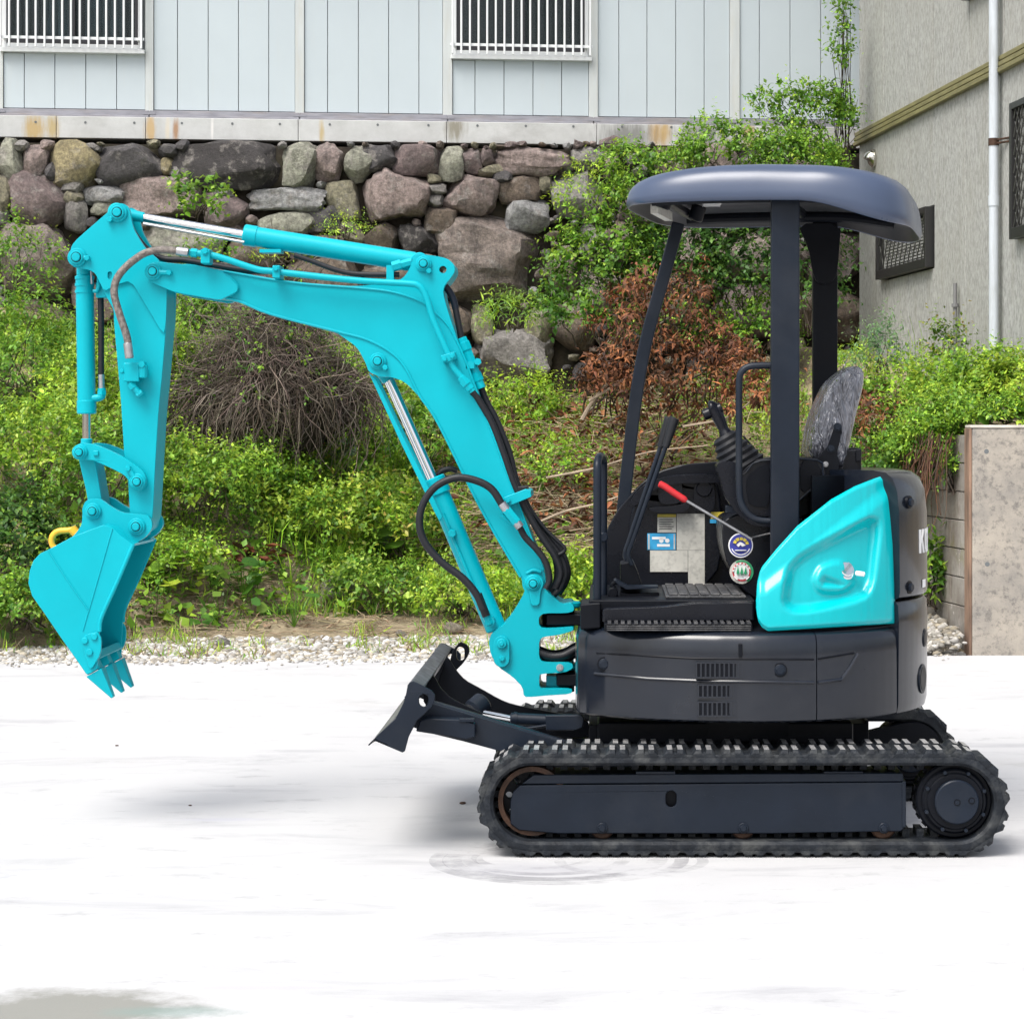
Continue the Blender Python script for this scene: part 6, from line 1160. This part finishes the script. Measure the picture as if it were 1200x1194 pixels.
bigleaf(195,700,'pale broad leaved plant low beside the bucket back plate',14,.13); bigleaf(285,705,'broad leaved green plant on the dirt left of the loose rock',22,.11,'mid'); bigleaf(345,735,'small leafy weed at the gravel edge',14,.07,'mid')
bigleaf(437,668,'round leaved green plant right of the loose rock',12,.15,'mid'); bigleaf(368,545,'upright large leaved plant at the foot of the bramble mound',16,.12,'blu'); bigleaf(505,520,'pale large leaves between the boom and the boom cylinder',12,.14,'pale')
bigleaf(1184,496,'large round butterbur leaves on top of the concrete wall',9,.13,'mid',15.45,.24,.3)
# bramble mound with dry vines
c = np.array(P(322,458,17.9)); root = empty('bramble_mound', (c[0],c[1],c[2]-.6), 'mound of tangled dry grey bramble stems with green leaves on top under the boom', 'bramble')
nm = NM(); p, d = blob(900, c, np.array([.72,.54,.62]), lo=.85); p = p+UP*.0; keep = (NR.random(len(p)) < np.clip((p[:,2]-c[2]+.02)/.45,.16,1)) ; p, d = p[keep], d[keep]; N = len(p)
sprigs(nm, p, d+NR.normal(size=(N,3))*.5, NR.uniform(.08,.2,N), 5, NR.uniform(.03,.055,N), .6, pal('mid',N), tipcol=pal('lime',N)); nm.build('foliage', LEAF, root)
tw = NM(); N = 2500; p, d = blob(N, c, np.array([.68,.50,.58]), lo=.80); N = len(p); k = np.linspace(0,1,6)
ha = NR.normal(0,1.25,N); L = NR.uniform(.15,.7,N); dd = np.stack([np.sin(ha)*.7,-.15+0*ha,-np.cos(ha)],1); sag = d*np.array([.25,.25,.12])
pts = p[:,None,:]+dd[:,None,:]*(L[:,None]*k)[:,:,None]+sag[:,None,:]*np.sin(k*3.14)[None,:,None]*.5+NR.normal(size=(N,6,3))*.014; tw.twigs(pts,.0042,.002,pal('gryt',N)); tw.build('dry_vines', DRY, root)
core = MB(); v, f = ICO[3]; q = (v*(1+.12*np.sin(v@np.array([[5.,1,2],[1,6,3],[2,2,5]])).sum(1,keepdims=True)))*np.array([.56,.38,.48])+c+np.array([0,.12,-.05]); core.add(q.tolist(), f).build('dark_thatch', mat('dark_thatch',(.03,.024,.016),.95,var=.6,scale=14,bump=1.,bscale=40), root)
# dead cut bush with brown leaves
c = np.array(P(775,415,17.7)); root = empty('dead_bush', (c[0],c[1],c[2]-.6), 'heap of cut branches with dead red brown leaves behind the cab', 'dead bush'); nm = NM(); tw = NM()
cl = [(790,360,45,50),(740,375,40,45),(810,430,60,60),(750,440,50,50),(715,440,25,30),(850,420,30,35),(790,480,70,40)]; 
for (px,py,rx,ry) in cl:
    cc = np.array(P(px,py,17.6+R.uniform(-.2,.2))); s_ = 17.6/F; p, d = blob(125, cc, np.array([rx*s_,.3,ry*s_]), lo=.3); N = len(p)
    sprigs(nm, p, d*.8+NR.normal(size=(N,3))*.5-UP*.1, NR.uniform(.08,.2,N), 6, NR.uniform(.05,.085,N), .36, pal('brn',N,.4), droop=.5)
    k = np.linspace(0,1,5)[None,:,None]; b0 = np.array(P(px-20,py+50,17.8)); m_ = 9; tp = p[NR.integers(0,N,m_)]; tw.twigs((b0+NR.normal(size=(m_,3))*.08)[:,None,:]*(1-k)+tp[:,None,:]*k+NR.normal(size=(m_,5,3))*.02,.009,.003,pal('gryt',m_))
nm.build('dead_leaves', DRY, root); tw.build('branches', DRY, root)
for (px,py,rx,ry,nn,lab) in ((880,470,34,45,150,'second smaller heap of red brown dead leaves beside the joystick'),(1012,492,22,38,60,'orange brown withered leaves right of the seat back')):
    cc = np.array(P(px,py,17.0 if px < 1000 else 16.6)); s_ = 17/F; root = empty('dead_leaf_heap', tuple(cc-np.array([0,0,.25])), lab, 'dead bush'); nm = NM(); p, d = blob(nn, cc, np.array([rx*s_,.2,ry*s_]), lo=.3); N = len(p)
    sprigs(nm, p, d*.8+NR.normal(size=(N,3))*.5, NR.uniform(.08,.2,N), 6, NR.uniform(.055,.09,N), .38, pal('brn',N,.4)*1.25, droop=.5); nm.build('dead_leaves', DRY, root)
for i, (pp, r_, lab) in enumerate(((((682,492),(695,470),(722,440),(742,428)),.018,'pale bare branch forked upward left of the dead bush'),(((690,470),(715,455),(738,440),(760,432)),.013,'thin pale branch leaning against the dead bush'),(((800,500),(850,490),(880,470),(905,440)),.010,'long thin dry branch rising to the right behind the joystick'),(((640,560),(700,548),(760,530),(830,522)),.010,'straw coloured dry branch lying flat behind the handrail'),(((610,622),(660,600),(700,590),(745,575)),.012,'bare branch slanting behind the front handrail'))):
    tag(MB().tube([tuple(P(a,b_,17.45-.1*i)) for a, b_ in pp], lambda t, r_=r_: r_*(1-.55*t), 7, 5).build('dry_branch', mat('dry_bark_%s' % 'abcde'[i],(.30,.235,.17),.85,var=.3,scale=12), None), lab, 'branch')
# ivy and climbers over the right half of the stone wall
def ivy(px, py, rx, ry, label, palette, tip, N, size, D=20.35, name='ivy', cat='ivy', dep=.22, **k):
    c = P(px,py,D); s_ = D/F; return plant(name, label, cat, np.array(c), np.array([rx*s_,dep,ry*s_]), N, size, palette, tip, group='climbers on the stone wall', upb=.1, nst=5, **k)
ivy(720,300,66,62,'leafy ivy spreading on the stones left of the canopy roof','mid','lime',520,.06,wid=.62)
ivy(690,365,50,48,'ivy hanging over the wall above the grassy weeds','mid','dark',330,.065,wid=.6)
ivy(760,215,60,42,'light green creeper on the top stones beside the canopy','mid','lime',420,.055)
ivy(850,180,66,30,'bright creeper along the footing above the canopy roof','mid','lime',430,.055)
ivy(925,187,50,26,'dense creeper below the corner of the grey house','mid','lime',430,.055)
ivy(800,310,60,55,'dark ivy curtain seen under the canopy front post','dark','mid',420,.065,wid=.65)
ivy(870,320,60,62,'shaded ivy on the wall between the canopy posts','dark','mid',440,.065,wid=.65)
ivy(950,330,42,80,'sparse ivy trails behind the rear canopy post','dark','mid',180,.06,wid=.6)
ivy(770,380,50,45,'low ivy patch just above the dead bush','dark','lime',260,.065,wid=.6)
ivy(890,390,52,40,'ivy foot at the base of the wall behind the seat','mid','lime',320,.06)
ivy(700,230,40,42,'yellowish fern fronds on the wall by the grey squared stone','lime','yel',150,.06,wid=.3)
ivy(232,236,24,22,'small leafy plant rooted high in the stone wall','mid','lime',50,.075,D=20.55,wid=.75,dep=.12)
ivy(405,268,22,10,'moss green tuft on the stones above the arm cylinder','lime','yel',90,.03,D=20.5,dep=.10)
ivy(245,300,30,12,'little creeper just under the chrome cylinder rod','mid','lime',40,.06,D=20.5,dep=.10)
ivy(600,370,28,22,'hanging grassy fern under the biggest boulder','lime','pale',110,.09,D=20.3,wid=.14,dep=.15)
ivy(330,300,30,10,'dry grass and weeds on the ledge under the arm cylinder','yel','mid',70,.05,D=20.5,dep=.1,wid=.3)
# climbing vine at the corner of the two buildings
c = np.array(P(975,110,20.7)); root = empty('climbing_vine', (c[0],c[1],4.3), 'loose climbing vine reaching up the corner between the white and grey buildings', 'vine'); nm = NM(); tw = NM()
for (px,py,rx,ry,nn) in ((985,60,14,60,70),(965,120,28,30,120),(925,118,34,20,90),(895,128,18,22,45),(988,140,18,34,110),(930,150,36,16,80),(990,10,8,24,20),(975,190,16,24,60)):
    cc = np.array(P(px,py,20.7)); s_ = 20.7/F; p, d = blob(nn, cc, np.array([rx*s_,.18,ry*s_]), lo=.2); N = len(p); sprigs(nm, p, NR.normal(size=(N,3))+UP*.3, NR.uniform(.08,.2,N), 5, NR.uniform(.045,.07,N), .58, pal('mid',N), tipcol=pal('lime',N))
    m_ = 6; k = np.linspace(0,1,6)[None,:,None]; b0 = np.array(P(985,200,20.75)); tw.twigs((b0+NR.normal(size=(m_,3))*.05)[:,None,:]*(1-k)+(cc+NR.normal(size=(m_,3))*np.array([rx*s_*.6,.08,ry*s_*.6]))[:,None,:]*k+NR.normal(size=(m_,6,3))*.025,.006,.0025,pal('gryt',m_)*.6)
nm.build('foliage', LEAF, root); tw.build('stems', DRY, root)
# plants on the raised plot at the right
def plot(px, py, rx, ry, D, label, palette, tip, N, size, name='leafy_shrub', cat='shrub', **k): return shrub(px,py,rx,ry,label,palette,tip,N,size,name,cat,D=D,group='plants on the raised plot',**k)
plot(1050,475,52,38,17.4,'leafy bush on the raised plot behind the seat','mid','lime',420,.055,mixp=('lime',.5))
plot(1105,470,48,36,16.6,'yellow green bush above the mossy block wall','lime','yel',420,.05,mixp=('mid',.4))
plot(1150,470,36,28,16.0,'low green weeds on top of the concrete wall','lime','yel',330,.05,mixp=('mid',.5))
plot(1190,455,30,32,15.9,'yellowish tall weeds at the right edge beside the downpipe','yel','lime',240,.055)
plot(1025,540,42,46,16.6,'small leaved shrub hanging behind the counterweight','mid','lime',520,.045,wid=.6,mixp=('dark',.3))
plot(1085,525,42,34,16.0,'small leaved bush overhanging the block wall','mid','lime',560,.042,wid=.62,mixp=('lime',.35))
plot(1118,555,14,30,15.6,'thin trailing weed hanging beside the edge of the concrete wall','mid','lime',90,.045)
plot(1000,440,32,28,18.5,'feathery yellow green fern beside the rear canopy post','lime','yel',240,.06,wid=.25)
plot(1033,420,20,34,18.0,'tall blue green mugwort against the grey wall','blu','pale',170,.055,wid=.3,name='tall_weed',cat='weed',L=(.15,.3))
plot(1112,428,18,42,17.2,'narrow brownish green weed climbing beside the grey conduit','mid','red',150,.05,name='tall_weed',cat='weed')
plot(1165,489,40,14,15.45,'low mat of weeds creeping over the cap of the concrete wall','mid','lime',260,.045,mixp=('lime',.4))
plot(1112,505,30,30,15.75,'dense small leaved creeper at the top corner of the block wall','mid','lime',460,.042,wid=.62,mixp=('lime',.3))
plot(1060,560,36,26,16.2,'dark leaved creeper drooping just above the counterweight','mid','dark',330,.042,wid=.62)
plot(1150,450,40,30,16.2,'taller leafy weeds in front of the downpipe foot','mid','lime',330,.055,mixp=('lime',.4))
plot(1092,682,11,42,15.9,'green leafy plant growing at the foot of the block wall','mid','lime',90,.09,wid=.4)
rt = NM(); N = 240; q = np.stack([NR.uniform(0,1,N),NR.uniform(0,1,N)],1); s_ = .1+q[:,0]*2.2; b0 = np.array([BX0,15.29,1.50])+np.array([GK,1,0])*s_[:,None]+np.array([-.05,0,0])-np.stack([NR.uniform(0,.16,N),0*s_,NR.uniform(0,.15,N)],1); k = np.linspace(0,1,5); L = NR.uniform(.2,.75,N)
pts = b0[:,None,:]-UP*(L[:,None]*k)[:,:,None]+NR.normal(size=(N,5,3))*.018-np.array([.06,0,0])*np.sin(k*2)[None,:,None]; rt.twigs(pts,.005,.002,pal('brn',N)*.6+pal('gryt',N)*.25)
tag(rt.build('hanging_roots', DRY), 'brown hanging roots and dry stems trailing down the mossy block wall', 'roots')
tw = NM(); N = 26; b0 = np.array([onbank(x,460) if onbank(x,460) is not None else [1.9,16.5,1.8] for x in NR.uniform(1040,1180,N)]); k = np.linspace(0,1,5); pts = b0[:,None,:]+UP*(NR.uniform(.3,.65,N)[:,None]*k)[:,:,None]+NR.normal(size=(N,5,3))*.02; tw.twigs(pts,.004,.0015,pal('lime',N)*.8); tag(tw.build('seed_stalks', LEAF), kind='stuff')
# loose rocks and scrap
def rock(px, py, rx, ry, label, colr, lift=.0):
    g = onbank(px, py+ry) if lift == 0 else np.array(P(px,py,lift)); s_ = g[1]/F; v, f = ICO[3]; v = v.copy()
    for _ in range(9): d = NR.normal(size=3); d /= np.linalg.norm(d); s2 = v@d; v -= np.outer(np.maximum(s2-NR.uniform(.55,.8),0)*.95, d)
    v *= np.array([rx*s_,rx*s_*.7,ry*s_*1.25]); me = bpy.data.meshes.new('rock'); me.from_pydata((v).tolist(), [], f); me.shade_smooth(); me.set_sharp_from_angle(angle=math.radians(30)); me.materials.append(STONE)
    o = bpy.data.objects.new('rock', me); COL.objects.link(o); o.color = (*colr,1); o.location = (g[0],g[1],g[2]+ry*s_*.8); tag(o, label, 'rock')
rock(470,742,7,4,'little round grey stone on the gravel left of the dozer blade eye',(.36,.35,.33)); rock(330,716,8,4,'brown stone half buried in the dirt right of the bucket',(.26,.21,.15)); rock(394,693,28,17,'pale angular loose rock on the dirt beyond the boom',(.50,.45,.36)); rock(262,752,9,5,'small grey stone at the gravel edge right of the bucket',(.40,.38,.35)); rock(530,735,14,7,'flat tan stone in the gravel behind the boom cylinder foot',(.42,.36,.27))
rl = NM(); g = onbank(292,662); N = 26; rl.leaves(g+np.stack([NR.uniform(-.26,.26,N),NR.uniform(-.1,.1,N),NR.uniform(.04,.14,N)],1), NR.normal(size=(N,3))*np.array([1,.5,.25]), UP+NR.normal(size=(N,3))*.3, NR.uniform(.12,.22,N), np.full(N,.42), pal('brn',N)*np.array([.75,.6,.8]), fold=.35)
tag(rl.build('withered_leaf_pile', DRY), 'pile of large withered dark red leaves low on the bank right of the bucket', 'dead leaves')
for px, py, r_, lab in ((542,942,.009,'tiny dark pebble on the yard left of the track'),(137,874,.006,'dark crumb on the yard under the bucket'),(223,944,.005,'dark speck on the yard right of the bucket')):
    x, y = gp(px,py); v, f = ICO[2]; v = v*(1+.2*np.sin(v@NR.normal(size=(3,3))*3).sum(1,keepdims=True)*.4)*np.array([r_*1.5,r_,r_*.6])+np.array([x,y,r_*.45]); tag(MB().add(v.tolist(), f).build('pebble', RUST), lab, 'pebble')
